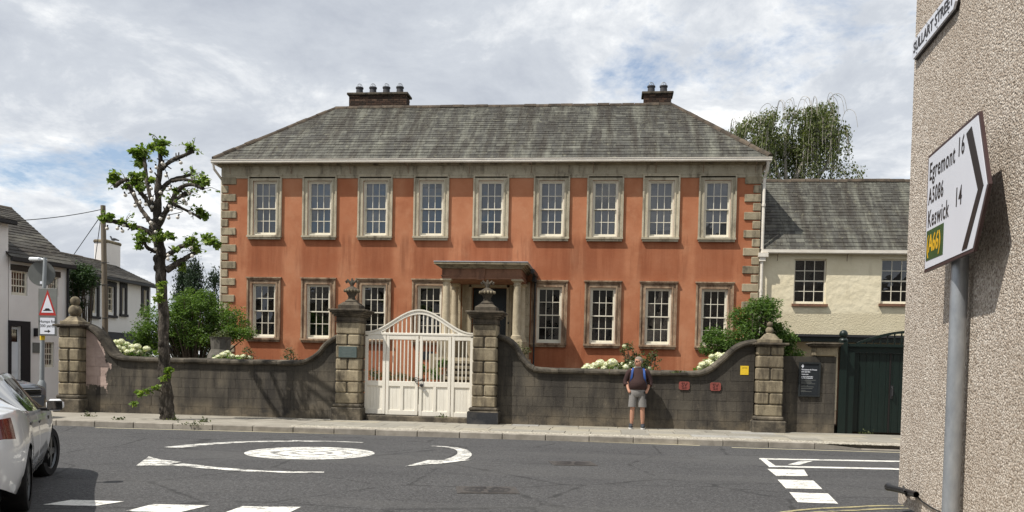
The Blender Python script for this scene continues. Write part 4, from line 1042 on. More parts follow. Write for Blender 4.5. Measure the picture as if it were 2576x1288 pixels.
while x < -3.5:
    if arch(x) - .03 > 2.36: MB().cbox(x - .0135, x + .0135, GY + .015, GY + .045, 2.33, arch(x) - .02, .003).build("bar", GW, head)
    x += .108
pc = aty(1058, 962, GY - .03)
mb = MB()
for k in range(3): mb.tube([(-4.75 + .11 * math.cos(a), GY + .03 + .10 * math.sin(a), 1.20 - .03 * k + .02 * math.sin(2 * a + k)) for a in np.linspace(0, 2 * math.pi, 17)], .008, 5)
mb.tube([(-4.84, GY - .06, 1.16), (-4.80, GY - .05, 1.08), (-4.70, GY - .04, 1.03), (-4.66, GY - .03, 1.0)], .009, 5)
ch = thing("lock_chain", "dark chain and padlock round the meeting stiles of the white gate", "chain", (-4.75, GY, 1.0))
mb.build("chain", M['dark_metal'], ch); MB().sphere((-4.66, GY - .045, 1.03), .045, 10, 8).build("padlock", M['dark_metal'], ch)
rg = MB(); rg.tube([(-4.60 + .04 * math.cos(a), GY - .02, .93 + .045 * math.sin(a)) for a in np.linspace(0, 2 * math.pi, 15)], .008, 5); rg.build("ring_handle", M['chrome'], gate)

# ------------------------------------------------------------------ dark green gate at the right
DG = M['green_gate']; dgt = thing("garage_gate", "dark green boarded gate with ball-topped post and bowed top rail at the right", "gate", (7, 21.85, PZ))
mb = MB().cbox(5.42, 5.60, 21.66, 21.84, PZ, 2.33, .012); mb.build("post", DG, dgt)
MB().lathe([(.055, 2.33), (.11, 2.34), (.10, 2.37), (.055, 2.40), (.05, 2.42)], 5.51, 21.75, 16).build("post_cap", DG, dgt, 40); MB().sphere((5.51, 21.75, 2.49), .10, 16, 10).build("post_ball", DG, dgt, 60)
x = 5.62
while x < 9.2:
    w = .155; MB().cbox(x + .002, x + w - .002, 21.86, 21.90, PZ + .04, 2.06, .006).build("board", DG, dgt); x += w
MB().box(5.60, 9.2, 21.80, 21.86, 2.06, 2.20).build("lintel", DG, dgt); MB().box(5.60, 9.2, 21.72, 21.86, 2.20, 2.27).build("top_rail", DG, dgt)
MB().box(5.602, 5.78, 21.72, 21.85, PZ, 2.06).build("jamb", DG, dgt)
bw = lambda x: 2.27 + .30 * math.sin(math.pi * min(1, max(0, (x - 5.82) / 2.5)))
xs = [5.82 + 2.5 * k / 24 for k in range(25)]; V = []; mb = MB()
for x in xs: V += [(x, 21.74, bw(x) - .03), (x, 21.74, bw(x) + .03), (x, 21.82, bw(x) + .03), (x, 21.82, bw(x) - .03)]
mb.add(V, [(4 * i + j, 4 * i + (j + 1) % 4, 4 * i + 4 + (j + 1) % 4, 4 * i + 4 + j) for i in range(24) for j in range(4)]); mb.build("bowed_rail", DG, dgt)
for x in [6.05 + .16 * k for k in range(13)]:
    if bw(x) > 2.35: MB().cbox(x - .016, x + .016, 21.765, 21.795, 2.27, bw(x) - .03, .003).build("bar", DG, dgt)
MB().box(6.62, 6.65, 21.845, 21.862, PZ + .04, 2.05).build("wicket_gap", M['sign_black'], dgt)
hd = MB(); hd.tube([(6.69, 21.84, 1.02), (6.69, 21.78, 1.05), (6.69, 21.78, 1.22), (6.69, 21.84, 1.25)], .014, 6); hd.box(6.66, 6.72, 21.84, 21.86, .98, 1.29); hd.build("handle", M['dark_metal'], dgt)

# ------------------------------------------------------------------ corner building on the right
wd = Vector((math.sin(math.radians(3.5)), math.cos(math.radians(3.5)), 0))       # street face runs away from the camera
fwd = Vector((-math.sin(YAW), math.cos(YAW), 0)); rgt = Vector((math.cos(YAW), math.sin(YAW), 0))
def on_face(u, v, gap=0.0):
    """point of the photograph on the street face (moved `gap` metres out from it)"""
    nrm = Vector((-wd.y, wd.x, 0)); p0 = rgt * 2.645 + nrm * gap; d = ray(u, v); o = O3
    t = (p0 - o).dot(nrm) / d.dot(nrm); return o + d * t
corner = on_face(2283, 600); corner.z = 0
cb = thing("corner_building", "roughcast corner building with street name plate at the right edge", "building", tuple(corner))
nrm = Vector((-wd.y, wd.x, 0)); back = corner - wd * 14; mb = MB()
rot = math.atan2(wd.y, wd.x); c3 = corner
def L(a, b, z): p = c3 - wd * a - nrm * b; return (p.x, p.y, z)      # a = metres back along the face, b = metres into the block
mb.add([L(0, 0, .1), L(14, 0, .1), L(14, 9, .1), L(0, 9, .1), L(0, 0, 8.6), L(14, 0, 8.6), L(14, 9, 8.6), L(0, 9, 8.6)], [(0, 1, 5, 4), (1, 2, 6, 5), (2, 3, 7, 6), (3, 0, 4, 7), (4, 5, 6, 7)])
mb.build("wall", M['rough'], cb)
MB().add([L(-.3, -.3, 8.6), L(14.3, -.3, 8.6), L(14.3, 9.3, 8.6), L(-.3, 9.3, 8.6), L(4, 4.5, 11.2), L(10, 4.5, 11.2)], [(0, 1, 5, 4), (1, 2, 5), (2, 3, 4, 5), (3, 0, 4), (0, 3, 2, 1)]).build("roof", M['slate_dark'], cb)
faceang = math.atan2(-wd.y, -wd.x)                    # local +x runs along the face towards the camera, -y points out to the street
def face_thing(name, label, cat, p, group=None):
    return thing(name, label, cat, tuple(p), faceang, group)
# street name plate
p0, p1 = on_face(2299, 128, .03), on_face(2405, 5, .03)
ln = (p1 - p0).length + .02
sn = face_thing("street_name_plate", "white cast street name plate reading SULLART STREET on the roughcast wall", "sign", on_face(2299, 152, .03))
def face_poly(pts, y0, y1): return MB().prism(pts, 'y', y0, y1)
hN = .205; c_ = .05
plate = [(0, .03), (c_ * .6, 0), (ln - c_, 0), (ln, c_), (ln, hN - c_), (ln - c_, hN), (c_ * .6, hN), (0, hN - .03)]
face_poly([(a - .008, b - .008 if b < .1 else b + .008) for a, b in plate], .0, .03).build("backing", M['sign_black'], sn)
face_poly(plate, -.022, .0).build("plate", M['sign_white'], sn)
me = text_mesh("SULLART STREET", .135, M['sign_black'], 'CENTER', .0012, .003)
xw = max(v.co.x for v in me.vertices) - min(v.co.x for v in me.vertices)
letters("letter", me, sn, on_wall(ln / 2, -.024, .055) @ Matrix.Diagonal(((ln - .10) / xw, 1.12, 1, 1)))
for k in range(4):
    for zz_ in (.018, hN - .018): MB().sphere((ln * (k + .5) / 4, -.024, zz_), .008, 6, 4).build("screw", M['dark_metal'], sn)
# direction sign: flag-shaped panel on a galvanised post
GAP = .24
sd = {q: on_face(*w, GAP) for q, w in dict(tl=(2329, 398), tr=(2461, 291), tip=(2487, 462), brt=(2449, 647), bl=(2324, 686)).items()}
org = sd['bl'].copy(); exd = -wd
loc = {k: ((p - org).dot(exd), p.z) for k, p in sd.items()}
pole_p = on_face(2413, 700, .10); pole_x = (pole_p - org).dot(exd)
ds = face_thing("direction_sign", "white arrow-shaped direction sign to Egremont and Keswick on a galvanised post", "road sign", Vector((org.x, org.y, 0)))
zb = loc['bl'][1]; zt = loc['tl'][1]; xr = (loc['tr'][0] + loc['brt'][0]) / 2; xt = loc['tip'][0]; zr1 = zt + .03; zm = loc['tip'][1]; zr0 = zb - .0
out = [(0, zb), (xr, zr0 + .02), (xt, zm), (xr, zr1), (0, zt)]
def inset(poly, d):
    c = Vector((sum(p[0] for p in poly) / len(poly), sum(p[1] for p in poly) / len(poly))); r = []
    n = len(poly)
    for i in range(n):
        p, a, b = Vector(poly[i]), Vector(poly[i - 1]), Vector(poly[(i + 1) % n]); e1 = (p - a).normalized(); e2 = (b - p).normalized()
        n1, n2 = Vector((-e1.y, e1.x)), Vector((-e2.y, e2.x)); m = (n1 + n2); r.append(tuple(p + m * (d / (1 + n1.dot(n2)))))
    return r
face_poly(out, 0, .025).build("panel_border", M['sign_maroon'], ds)
face_poly(inset(out, .028), -.004, .0).build("panel_face", M['sign_white'], ds)
H_ = zt - zb; W_ = xr
bar = [(W_ * .80, zb + H_ * .93), (W_ * .89, zb + H_ * .955), (xt - .10, zm + .01), (W_ * .89, zb + H_ * .06), (W_ * .80, zb + H_ * .055), (xt - .22, zm)]
face_poly(bar[::-1], -.008, -.004).build("chevron", M['sign_black'], ds)
for s, x, z, sz, b in (("Egremont", .07, .775, .225, .0025), ("16", .86, .80, .225, .0025), ("A5086", .07, .57, .205, .0025), ("Keswick", .07, .375, .22, .0025), ("14", .84, .42, .225, .0025)):
    me = text_mesh(s, sz, M['sign_black'], 'LEFT', b, .001, .74, 1.12); letters("letter", me, ds, on_wall(x, -.0055, zb + H_ * z))
face_poly([(.06, zb + H_ * .09), (.56, zb + H_ * .09), (.56, zb + H_ * .345), (.06, zb + H_ * .345)], -.007, -.004).build("route_patch", M['sign_green'], ds)
me = text_mesh("(A66)", .22, M['sign_yellow'], 'LEFT', .004, .001, .82); letters("letter", me, ds, on_wall(.075, -.0085, zb + H_ * .16))
py_ = .14
mb = MB(); mb.lathe([(.071, 0), (.070, zt - .1), (.02, zt - .09)], pole_x, py_, 24); mb.build("post", M['galv'], ds, 40)
for z in (zb + .2, zt - .25): MB().box(pole_x - .2, pole_x + .2, .025, .07, z, z + .05).build("clamp", M['galv'], ds)
st = MB()
def on_pole(a0, a1, z0, z1, r, m):
    V = []; n = 6
    for i in range(n + 1):
        a = a0 + (a1 - a0) * i / n; V += [(pole_x + r * math.cos(a), py_ + r * math.sin(a), z0), (pole_x + r * math.cos(a), py_ + r * math.sin(a), z1)]
    return MB().add(V, [(2 * i, 2 * i + 2, 2 * i + 3, 2 * i + 1) for i in range(n)])
zs = on_face(2397, 770, .10).z
on_pole(math.pi * 1.02, math.pi * 1.36, zs - .12, zs + .13, .0725, 0).build("sticker", M['sign_white'], ds)
on_pole(math.pi * 1.12, math.pi * 1.26, zs + .06, zs + .11, .0735, 0).build("sticker_logo", M['sign_blue'], ds)
rg = MB()
for i in range(20):
    a0, a1 = 2 * math.pi * i / 20, 2 * math.pi * (i + 1) / 20; cz = zs - .03; ca = math.pi * 1.12
    def Q(R, a): th = ca + R * math.cos(a) / .0735; return (pole_x + .0737 * math.cos(th), py_ + .0737 * math.sin(th), cz + R * math.sin(a))
    rg.quad(Q(.030, a0), Q(.030, a1), Q(.037, a1), Q(.037, a0))
rg.build("sticker_ring", M['sign_red'], ds)
zs2 = on_face(2393, 1028, .10).z; on_pole(math.pi * 1.2, math.pi * 1.36, zs2 - .02, zs2 + .025, .0725, 0).build("paper_scrap", M['sign_white'], ds)
# black pipe end and cable low on the corner
pb = on_face(2262, 1232, .09); pe = on_face(2304, 1244, .07); pe2 = on_face(2304, 1244, .0)
hp = thing("wall_pipe", "short black pipe stub fixed low on the roughcast wall", "pipe", tuple(pb))
mb = MB(); a0 = pb + wd * .22 + nrm * .06; mb.tube([a0, a0 - wd * .06, pb, pe, pe + (pe2 - pe) * 1.0], [.045, .036, .033, .033, .033], 12); mb.build("pipe", M['trim'], hp, 50)
mb = MB(); mb.tube([on_face(2272, 1224, .02), on_face(2275, 1236, .13), on_face(2279, 1246, .10), on_face(2284, 1247, .01)], .012, 6); mb.build("clip", M['dark_metal'], hp)
cbm = MB().tube([on_face(2304, 1246, .02), on_face(2320, 1262, .02), on_face(2345, 1278, .02), on_face(2372, 1292, .02), on_face(2420, 1300, .02)], .008, 5)
c = cbm.build("wall_cable", M['cable']); tag(c, "thin black cable running down the roughcast wall behind the sign post", "cable")

# ------------------------------------------------------------------ notices on the garden walls
p0, p1 = aty(1748 + 672 * .3894, 623 + 740 * .3894, WF), aty(1748 + 800 * .3894, 623 + 962 * .3894, WF)
bx0, bx1, bz0, bz1 = 4.47, 4.965, .985, 1.80
nb = thing("information_board", "dark framed information board with white print on the short wall", "sign", ((bx0 + bx1) / 2, WF, bz0))
mb = MB(); f_ = .035
mb.box(bx0, bx0 + f_, WF - .05, WF - .005, bz0, bz1); mb.box(bx1 - f_, bx1, WF - .05, WF - .005, bz0, bz1); mb.box(bx0 + f_, bx1 - f_, WF - .05, WF - .005, bz0, bz0 + f_); mb.box(bx0 + f_, bx1 - f_, WF - .05, WF - .005, bz1 - f_, bz1); mb.build("frame", M['board_frame'], nb)
MB().box(bx0 + f_, bx1 - f_, WF - .03, WF - .005, bz0 + f_, bz1 - f_).build("panel", M['board'], nb)
for s, z, sz in (("Wordsworth House", .595, .048), ("and Garden", .545, .048), ("Opening times", .49, .031), ("Sunday to Wednesday,", .435, .033), ("April to 30 September", .40, .033)):
    me = text_mesh(s, sz, M['sign_white'], 'LEFT', .0012, .0008, .9); o = obj("lettering", me, nb); o.matrix_local = Matrix.Translation(-off(nb)) @ on_wall(bx0 + .055, WF - .032, bz0 + z + .03)
# small print too fine to read: thin lines of type
mb = MB()
for z, w in ((.375, .34), (.35, .24), (.315, .25), (.29, .33), (.245, .16), (.215, .30), (.175, .27), (.13, .11), (.105, .25)): mb.box(bx0 + .055, bx0 + .055 + w, WF - .0325, WF - .031, bz0 + z + .012, bz0 + z + .021)
mb.build("small_print", M['sign_grey'], nb)
ol = MB()                                             # oak-leaf emblem
for k, (dx, dz, r) in enumerate(((0, .0, .018), (-.016, .016, .014), (.016, .018, .014), (-.012, .038, .014), (.014, .042, .014), (.0, .058, .012), (0, .028, .018))):
    ol.add([(bx0 + .082 + dx + r * math.cos(a), WF - .0325 - k * .0001, bz0 + .70 + dz + r * math.sin(a)) for a in np.linspace(0, 2 * math.pi, 11)[:-1]], [tuple(range(10))])
ol.build("oak_leaf_emblem", M['sign_white'], nb)
y0, y1 = aty(1862, 920, WF), aty(1882, 943, WF)
yn = thing("yellow_notice", "yellow paper notice on the garden wall left of the ball pier", "sign", (y0.x, WF, y1.z))
MB().box(y0.x, y1.x, WF - .010, WF - .004, y1.z, y0.z).build("sheet", M['notice_yellow'], yn)
me = text_mesh("NOTICE", .034, M['sign_black'], 'CENTER', 0, .0005); o = obj("lettering", me, yn); o.matrix_local = Matrix.Translation(-off(yn)) @ on_wall((y0.x + y1.x) / 2, WF - .011, y0.z - .062)
for k, (u, v, lb) in enumerate(((1720.5, 970, "red hydrant plate lettered SV, nearer to the standing man"), (1799, 972.5, "red hydrant plate lettered SV, below the wall's rising curve"))):
    p = aty(u, v, WF); hp = thing("hydrant_plate", lb, "sign", (p.x, WF, p.z), 0, "red plates on the garden wall"); a, b, c = .128, .10, .03
    MB().prism([(p.x + q, p.z + w) for q, w in ((-a + c, -b), (a - c, -b), (a, -b + c), (a, b - c), (a - c, b), (-a + c, b), (-a, b - c), (-a, -b + c))], 'y', WF - .028, WF - .004).build("plate", M['hydrant'], hp)
    for s, sz, dz in (("SV", .135, -.02), ("10 FT", .05, -.075)):
        me = text_mesh(s, sz, M['hydrant_dark'], 'CENTER', .002, .002); letters("letter", me, hp, on_wall(p.x, WF - .030, p.z + dz))
pq0, pq1 = aty(852, 871, 21.29), aty(897, 900, 21.29)
pq = thing("memorial_plaque", "grey-green metal plaque on the left gate pier", "plaque", (pq0.x, 21.28, pq1.z))
MB().cbox(pq0.x, pq1.x, 21.27, 21.305, pq1.z, pq0.z, .006).build("plate", M['bronze'], pq)
mb = MB()
for k in range(6):
    w = (.30, .24, .32, .28, .32, .2)[k] / 2; zc = pq0.z - .05 - .036 * k; xm = (pq0.x + pq1.x) / 2; mb.box(xm - w, xm + w, 21.2685, 21.27, zc, zc + .010)
mb.build("worn_lettering", M['bronze_txt'], pq)

# ------------------------------------------------------------------ cottages down the side street (they face the house's flank)
def house_row(name, label, p0, ang, L_, He, rise, run, wallm, wins, trim=None, chim=None, seed=1):
    t = thing(name, label, "house", (p0[0], p0[1], .05), ang); D = run * 2
    mb = wall_holes(MB(), 0, L_, 0, He, [w[:4] for w in wins], 0, .14)
    mb.add([(0, 0, 0), (0, D, 0), (0, D, He), (0, run, He + rise), (0, 0, He), (L_, 0, 0), (L_, D, 0), (L_, D, He), (L_, run, He + rise), (L_, 0, He)], [(0, 1, 2, 3, 4), (9, 8, 7, 6, 5), (1, 6, 7, 2)])
    mb.build("wall", wallm, t); MB().box(.1, L_ - .1, .5, .55, 0, He - .1).build("room_back_wall", M['interior'], t)
    ro = MB().add([(-.12, -.2, He - .02), (L_ + .12, -.2, He - .02), (L_ + .12, run, He + rise), (-.12, run, He + rise), (L_ + .12, D + .2, He - .02), (-.12, D + .2, He - .02), (-.12, -.2, He - .1), (L_ + .12, -.2, He - .1)], [(0, 1, 2, 3), (3, 2, 4, 5), (6, 7, 1, 0)]).build("roof", M['slate_dark'], t)
    slates(ro, (-.12, -.2, He), (L_ + .12, -.2, He), (0, run + .2, rise + .02), 0, 0, 20, .34, 0, M['slate_dark'], M['slate_dark'], seed)
    ridge_tiles(ro, (-.12, run, He + rise), (L_ + .12, run, He + rise), .5, .12)
    MB().prism([(-.28 + a, He - .02 + b) for a, b in pr], 'x', -.1, L_ + .1).build("gutter", M['dark_metal'], t)
    return t
cang = math.atan2(.967, .253); C0 = (-18.9 - .253 * .05, 26.0 - .967 * .05)
cwin = [(.09, .68, 3.44, 4.20), (1.45, 1.86, 3.50, 4.15), (1.34, 1.70, 1.15, 1.98), (.06, .42, .05, 2.45)]
cot = house_row("cottage", "whitewashed cottage with dark lintels and slate roof at the far left", C0, cang, 2.25, 4.62, 2.05, 2.8, M['white_wall'], cwin, seed=21)
for (a, b, c, d), (nc, nr) in zip(cwin[:3], ((5, 3), (4, 3), (3, 4))): sash_window(cot, a, b, c, d, .06, False, nc, nr, M['cream'])
for a, b, d in ((.05, .75, 4.20), (1.42, 1.92, 4.15)): MB().box(a, b, -.035, .0, d + .01, d + .20).build("lintel", M['lintel'], cot)
mb = MB().box(-.03, .06, -.05, .0, .05, 2.62); mb.box(.42, .75, -.05, .0, .05, 2.62); mb.box(.06, .42, -.05, .0, 2.45, 2.62); mb.build("door_surround", M['black_trim'], cot)
dr2 = MB().box(.07, .41, .08, .12, .05, 2.43).build("door", M['white_wall2'], cot)
for a, b, c, d in ((.12, .36, .25, .85), (.12, .36, 1.0, 1.7)): MB().box(a, b, .06, .08, c, d).build("door_panel", M['white_wall2'], dr2)
MB().box(.12, .36, .07, .08, 1.95, 2.35).build("door_light", M['car_glass'], dr2)
MB().box(.86, 1.14, -.03, -.003, 1.62, 1.95).build("name_plaque", M['sign_grey'], cot); MB().box(.90, .97, -.12, -.003, 2.15, 2.42).build("wall_lantern", M['black_trim'], cot)
MB().tube([(2.17, -.07, 4.55), (2.17, -.07, .1)], .04, 8).build("downpipe", M['black_trim'], cot)
nei = house_row("cottage", "taller whitewashed house cut by the left edge of the view", (C0[0] - .253 * 6, C0[1] - .967 * 6), cang, 5.97, 5.75, .55, 2.6, M['white_wall'], [(3.6, 4.4, 3.4, 4.4)], seed=22)
sash_window(nei, 3.6, 4.4, 3.4, 4.4, .06, False, 3, 4)
# second house, black window surrounds
bw_ = []
for u0, u1, v0, v1 in ((226, 247, 712, 797), (266, 290, 712, 795), (302, 317, 716, 792), (356, 372, 722, 790)):
    a, b = (ray(u0, v0), ray(u1, v1)); X2 = -19.75
    ya, yb = a.y * X2 / a.x, b.y * X2 / b.x; za, zb_ = CAMH + a.z * X2 / a.x, CAMH + b.z * X2 / b.x; bw_.append((ya, yb, zb_, za))
B0Y = 28.75
wins2 = [(a - B0Y + .12, b - B0Y - .12, c + .08, d - .16) for a, b, c, d in bw_]
b2 = house_row("white_house", "white house with black window surrounds behind the wooden pole", (-19.75, B0Y), math.pi / 2, 7.35, 4.70, .92, 1.95, M['white_wall2'], wins2, seed=23)
for a, b, c, d in wins2:
    sash_window(b2, a, b, c, d, .06, False, 2, 4)
    mb = MB().box(a - .16, a, -.04, 0, c - .12, d); mb.box(b, b + .16, -.04, 0, c - .12, d); mb.box(a - .16, b + .16, -.04, 0, d, d + .20); mb.box(a - .18, b + .18, -.08, 0, c - .22, c - .12); mb.build("window_surround", M['black_trim'], b2)
chp = aty(272, 660, 33.2)
mb = MB(); cx, cy = 36.0 - B0Y, 1.95
mb.cbox(cx - .5, cx + .6, cy - .3, cy + .3, 5.0, 6.50, .06); mb.build("chimney", M['white_wall'], b2); MB().cbox(cx - .53, cx + .63, cy - .33, cy + .33, 6.40, 6.56, .05).build("chimney_cap", M['pier'], b2)
# awning over the shop front
aw = MB().prism([(-.02, 2.55), (-1.25, 2.05), (-1.25, 1.80), (-1.22, 1.80), (-1.22, 2.0), (-.02, 2.5)], 'x', 2.2, 7.0).build("awning", M['awning'], b2)
MB().box(2.4, 7.0, -.03, -.003, .1, 2.3).build("shop_front", M['awning'], b2)
for k in range(5):  # terrace out of view, added so the lower panes mirror house fronts
    x = -30 + 11.5 * k; ws_ = [(1.2 + 2.6 * j, 2.2 + 2.6 * j, z, z + 1.5) for j in range(4) for z in (1.0, 4.0)]
    tr = house_row("added_terrace_house", ("sandstone", "whitewashed", "roughcast", "red stone", "cream")[k] + " terrace house, unseen, added behind the viewer for window reflections", (x + 11.3, -9.0 - .15 * (k % 2)), math.pi, 11.3, 6.4 + .3 * (k % 3), 2.4, 3.4, (M['stone'], M['white_wall'], M['rough'], M['red_stone'], M['cream_wall'])[k], ws_, seed=40 + k)
    tr["group"] = "unseen terrace added for reflections"
    for a, b, c, d in ws_: sash_window(tr, a, b, c, d, .06, True, 2, 2, panes=False)
# pigeon on the chimney
pp = aty(289, 612, 33.4)
pg = thing("pigeon", "dark pigeon standing on the white chimney", "bird", (-21.6, 36.35, 6.61))
P_ = Vector((-21.6, 36.35, 6.61))
mb = MB(); mb.sphere((P_.x, P_.y, P_.z + .12), .075, 10, 8, (1.7, .9, .85)); mb.sphere((P_.x - .14, P_.y, P_.z + .235), .035, 8, 6); mb.tube([P_ + Vector((-.10, 0, .15)), P_ + Vector((-.13, 0, .22))], .035, 8); mb.tube([P_ + Vector((.08, 0, .12)), P_ + Vector((.24, 0, .07))], [.05, .025], 6); mb.tube([P_ + Vector((-.17, 0, .235)), P_ + Vector((-.20, 0, .228))], [.012, .003], 5)
mb.build("body", M['pigeon'], pg, 60)
mb = MB(); mb.tube([P_ + Vector((0, .02, 0)), P_ + Vector((0, .02, .07))], .006, 4); mb.tube([P_ + Vector((.02, -.02, 0)), P_ + Vector((.02, -.02, .07))], .006, 4); mb.build("legs", M['pigeon'], pg)
# wooden pole and wires
UP = Vector((-18.3, 30.2)); ub = aty(264, 860, UP.y); ut = aty(259, 517, UP.y)
pole = thing("utility_pole", "weathered wooden utility pole rising behind the left garden wall", "pole", (ub.x, UP.y, .1))
MB().tube([(ub.x, UP.y, 0), (ub.x, UP.y, 3), (ut.x, UP.y, ut.z)], [.11, .10, .085], 12).build("shaft", M['wood_pole'], pole, 50)
for z in (3.0, 4.2, 5.0): MB().tube([(ub.x - .2, UP.y - .1, z), (ub.x + .2, UP.y - .1, z)], .01, 5).build("step_bolt", M['dark_metal'], pole)
def wire(u0, v0, y0, u1, v1, y1, sag, label):
    a, b = aty(u0, v0, y0), aty(u1, v1, y1); pts = [a + (b - a) * t + Vector((0, 0, -4 * sag * t * (1 - t))) for t in np.linspace(0, 1, 13)]
    tag(MB().tube(pts, .014, 5).build("overhead_wire", M['cable']), label, "wire", "wires from the wooden pole")
wire(255, 527, UP.y, -60, 557, 24.5, .12, "black overhead cable running left from the wooden pole")
wire(250, 548, UP.y, 186, 640, 33, .0, "thin wire slanting from the wooden pole to the slate roof")
wire(252, 560, UP.y, 239, 655, 33, .0, "thin wire dropping steeply beside the wooden pole to the roof")
# lamp column with signs
lp = Vector((-16.3, 23.9)); lb = aty(105, 1000, lp.y)
lamp = thing("lamp_post", "grey street lamp column carrying signs, left of the ball pier", "street lamp", (lb.x, lp.y, .08)); lx = lb.x
tx = aty(114, 648, lp.y); tz = tx.z
MB().lathe([(.12, 0), (.12, .75), (.07, .86)], lx, lp.y, 16).build("base_compartment", M['post_grey'], lamp, 40)
MB().tube([(lx, lp.y, .8), (lx + .02, lp.y, 2.5), (tx.x, lp.y, tz)], [.065, .06, .055], 12).build("column", M['post_grey'], lamp, 50)
lh = MB().cbox(tx.x - .46, tx.x - .12, lp.y - .11, lp.y + .11, tz - .10, tz + .0, .03); lh.tube([(tx.x - .15, lp.y, tz - .05), (tx.x + .05, lp.y, tz - .06)], .03, 8); lh.build("lantern", M['white_wall2'], lamp)
MB().lathe([(.067, 2.02), (.067, 2.22)], lx + .015, lp.y, 12).build("yellow_band", M['notice_yellow'], lamp)
rs = thing("round_sign", "round road sign seen from behind on the lamp column", "road sign", (lx, lp.y, 3.6))
q = aty(102, 688, lp.y - .0)
mb = MB(); n = 28; mb.tube([(q.x - .01, lp.y + .06, q.z), (q.x - .01 - .012, lp.y + .09, q.z)], .36, 28); mb.build("disc", M['sign_grey'], rs); MB().box(q.x - .04, q.x + .06, lp.y + .03, lp.y + .065, q.z - .3, q.z - .22).build("sticker", M['sign_white'], rs)
rs.scale = (1, 1, 1)
# hump warning sign
ws = thing("hump_warning_sign", "grey warning sign with red triangle and plate reading Humps for 300 yards", "road sign", (lx, lp.y - .12, 2.4))
s0, s1 = aty(96, 725, lp.y - .12), aty(143, 845, lp.y - .12); yS = lp.y - .12; w = s1.x - s0.x; h = s0.z - s1.z
MB().cbox(s0.x, s1.x, yS, yS + .02, s1.z, s0.z, .006).build("backing", M['sign_grey'], ws)
cx = (s0.x + s1.x) / 2; za, zb2 = s0.z - .04, s0.z - h * .57
def tri(k, y0, y1, m, nm):
    c = Vector((cx, zb2 + (za - zb2) * .36)); P = [Vector((cx - w * .46, zb2)), Vector((cx + w * .46, zb2)), Vector((cx, za))]
    MB().prism([tuple(c + (p - c) * k) for p in P], 'y', y0, y1).build(nm, m, ws)
tri(1, yS - .003, yS, M['sign_red'], "red_triangle"); tri(.70, yS - .006, yS - .003, M['sign_white'], "white_triangle")
MB().prism([(cx - .13, zb2 + .13), (cx + .13, zb2 + .13), (cx + .13, zb2 + .15), (cx + .09, zb2 + .155), (cx + .05, zb2 + .205), (cx - .05, zb2 + .205), (cx - .09, zb2 + .155), (cx - .13, zb2 + .15)], 'y', yS - .009, yS - .006).build("hump_symbol", M['sign_black'], ws)
p0z, p1z = s1.z + .03, zb2 - .05
MB().box(s0.x + .05, s1.x - .05, yS - .003, yS, p0z, p1z).build("text_plate", M['sign_black'], ws); MB().box(s0.x + .065, s1.x - .065, yS - .006, yS - .003, p0z + .015, p1z - .015).build("text_plate_face", M['sign_white'], ws)
for s, dz in (("Humps for", .68), ("300 yards", .43)):
    me = text_mesh(s, .115, M['sign_black'], 'CENTER', .001, .001); o = obj("lettering", me, ws); o.matrix_local = Matrix.Translation(-off(ws)) @ on_wall(cx, yS - .0075, p0z + (p1z - p0z) * dz)
zq = p0z + .10; MB().prism([(cx - .09, zq - .016), (cx + .02, zq - .016), (cx + .02, zq - .05), (cx + .10, zq), (cx + .02, zq + .05), (cx + .02, zq + .016), (cx - .09, zq + .016)], 'y', yS - .009, yS - .006).build("arrow", M['sign_black'], ws)

# ------------------------------------------------------------------ pollarded lime tree on the pavement
TB = atz(423, 1055, PZ); TY = TB.y
tree = thing("pollarded_tree", "pollarded lime tree with knobbly stubs and leaf tufts on the left pavement", "tree", (TB.x, TY, PZ))
def A2(x, y, dy=0.0): return aty(x * .2950, 304 + y * .2950, TY + dy)
PXM = TY / F * .85
tr_pts = [(423, 1062, 26), (422, 1050, 22), (419, 1000, 20), (413, 930, 18), (411, 850, 16), (410, 780, 16.5), (405, 700, 17), (403, 640, 16), (396, 590, 15), (393, 560, 15)]
P = [aty(u, v, TY) for u, v, r in tr_pts]; R_ = [r * PXM for u, v, r in tr_pts]
def knobbly(pts, rad, n=10, k=5, amp=.16, seed=0):
    """smooth branch with uneven thickness"""
    q = smooth([tuple(p) for p in pts], k); rr = random.Random(seed); m = len(q); out = []
    for i in range(m):
        t = i / (m - 1) * (len(rad) - 1); a = int(min(t, len(rad) - 2)); b = rad[a] + (rad[a + 1] - rad[a]) * (t - a); out.append(b * (1 + rr.uniform(-amp, amp)))
    pts2 = [p + Vector((rr.uniform(-.3, .3), rr.uniform(-.3, .3), 0)) * out[i] * .5 for i, p in enumerate(q)]
    return pts2, out
p_, r_ = knobbly(P, R_, seed=1, amp=.06); mb = MB().tube(p_, r_, 14)
for k in range(26):                                   # burrs and old pruning scars
    i = rng.randrange(4, len(p_) - 2); a = rng.uniform(math.pi, 2 * math.pi); q = p_[i] + Vector((math.cos(a), math.sin(a), 0)) * r_[i] * .8; mb.sphere(q, rng.uniform(.04, .09), 7, 5, (1, 1, 1.4))
mb.build("trunk", M['bark'], tree, 60)
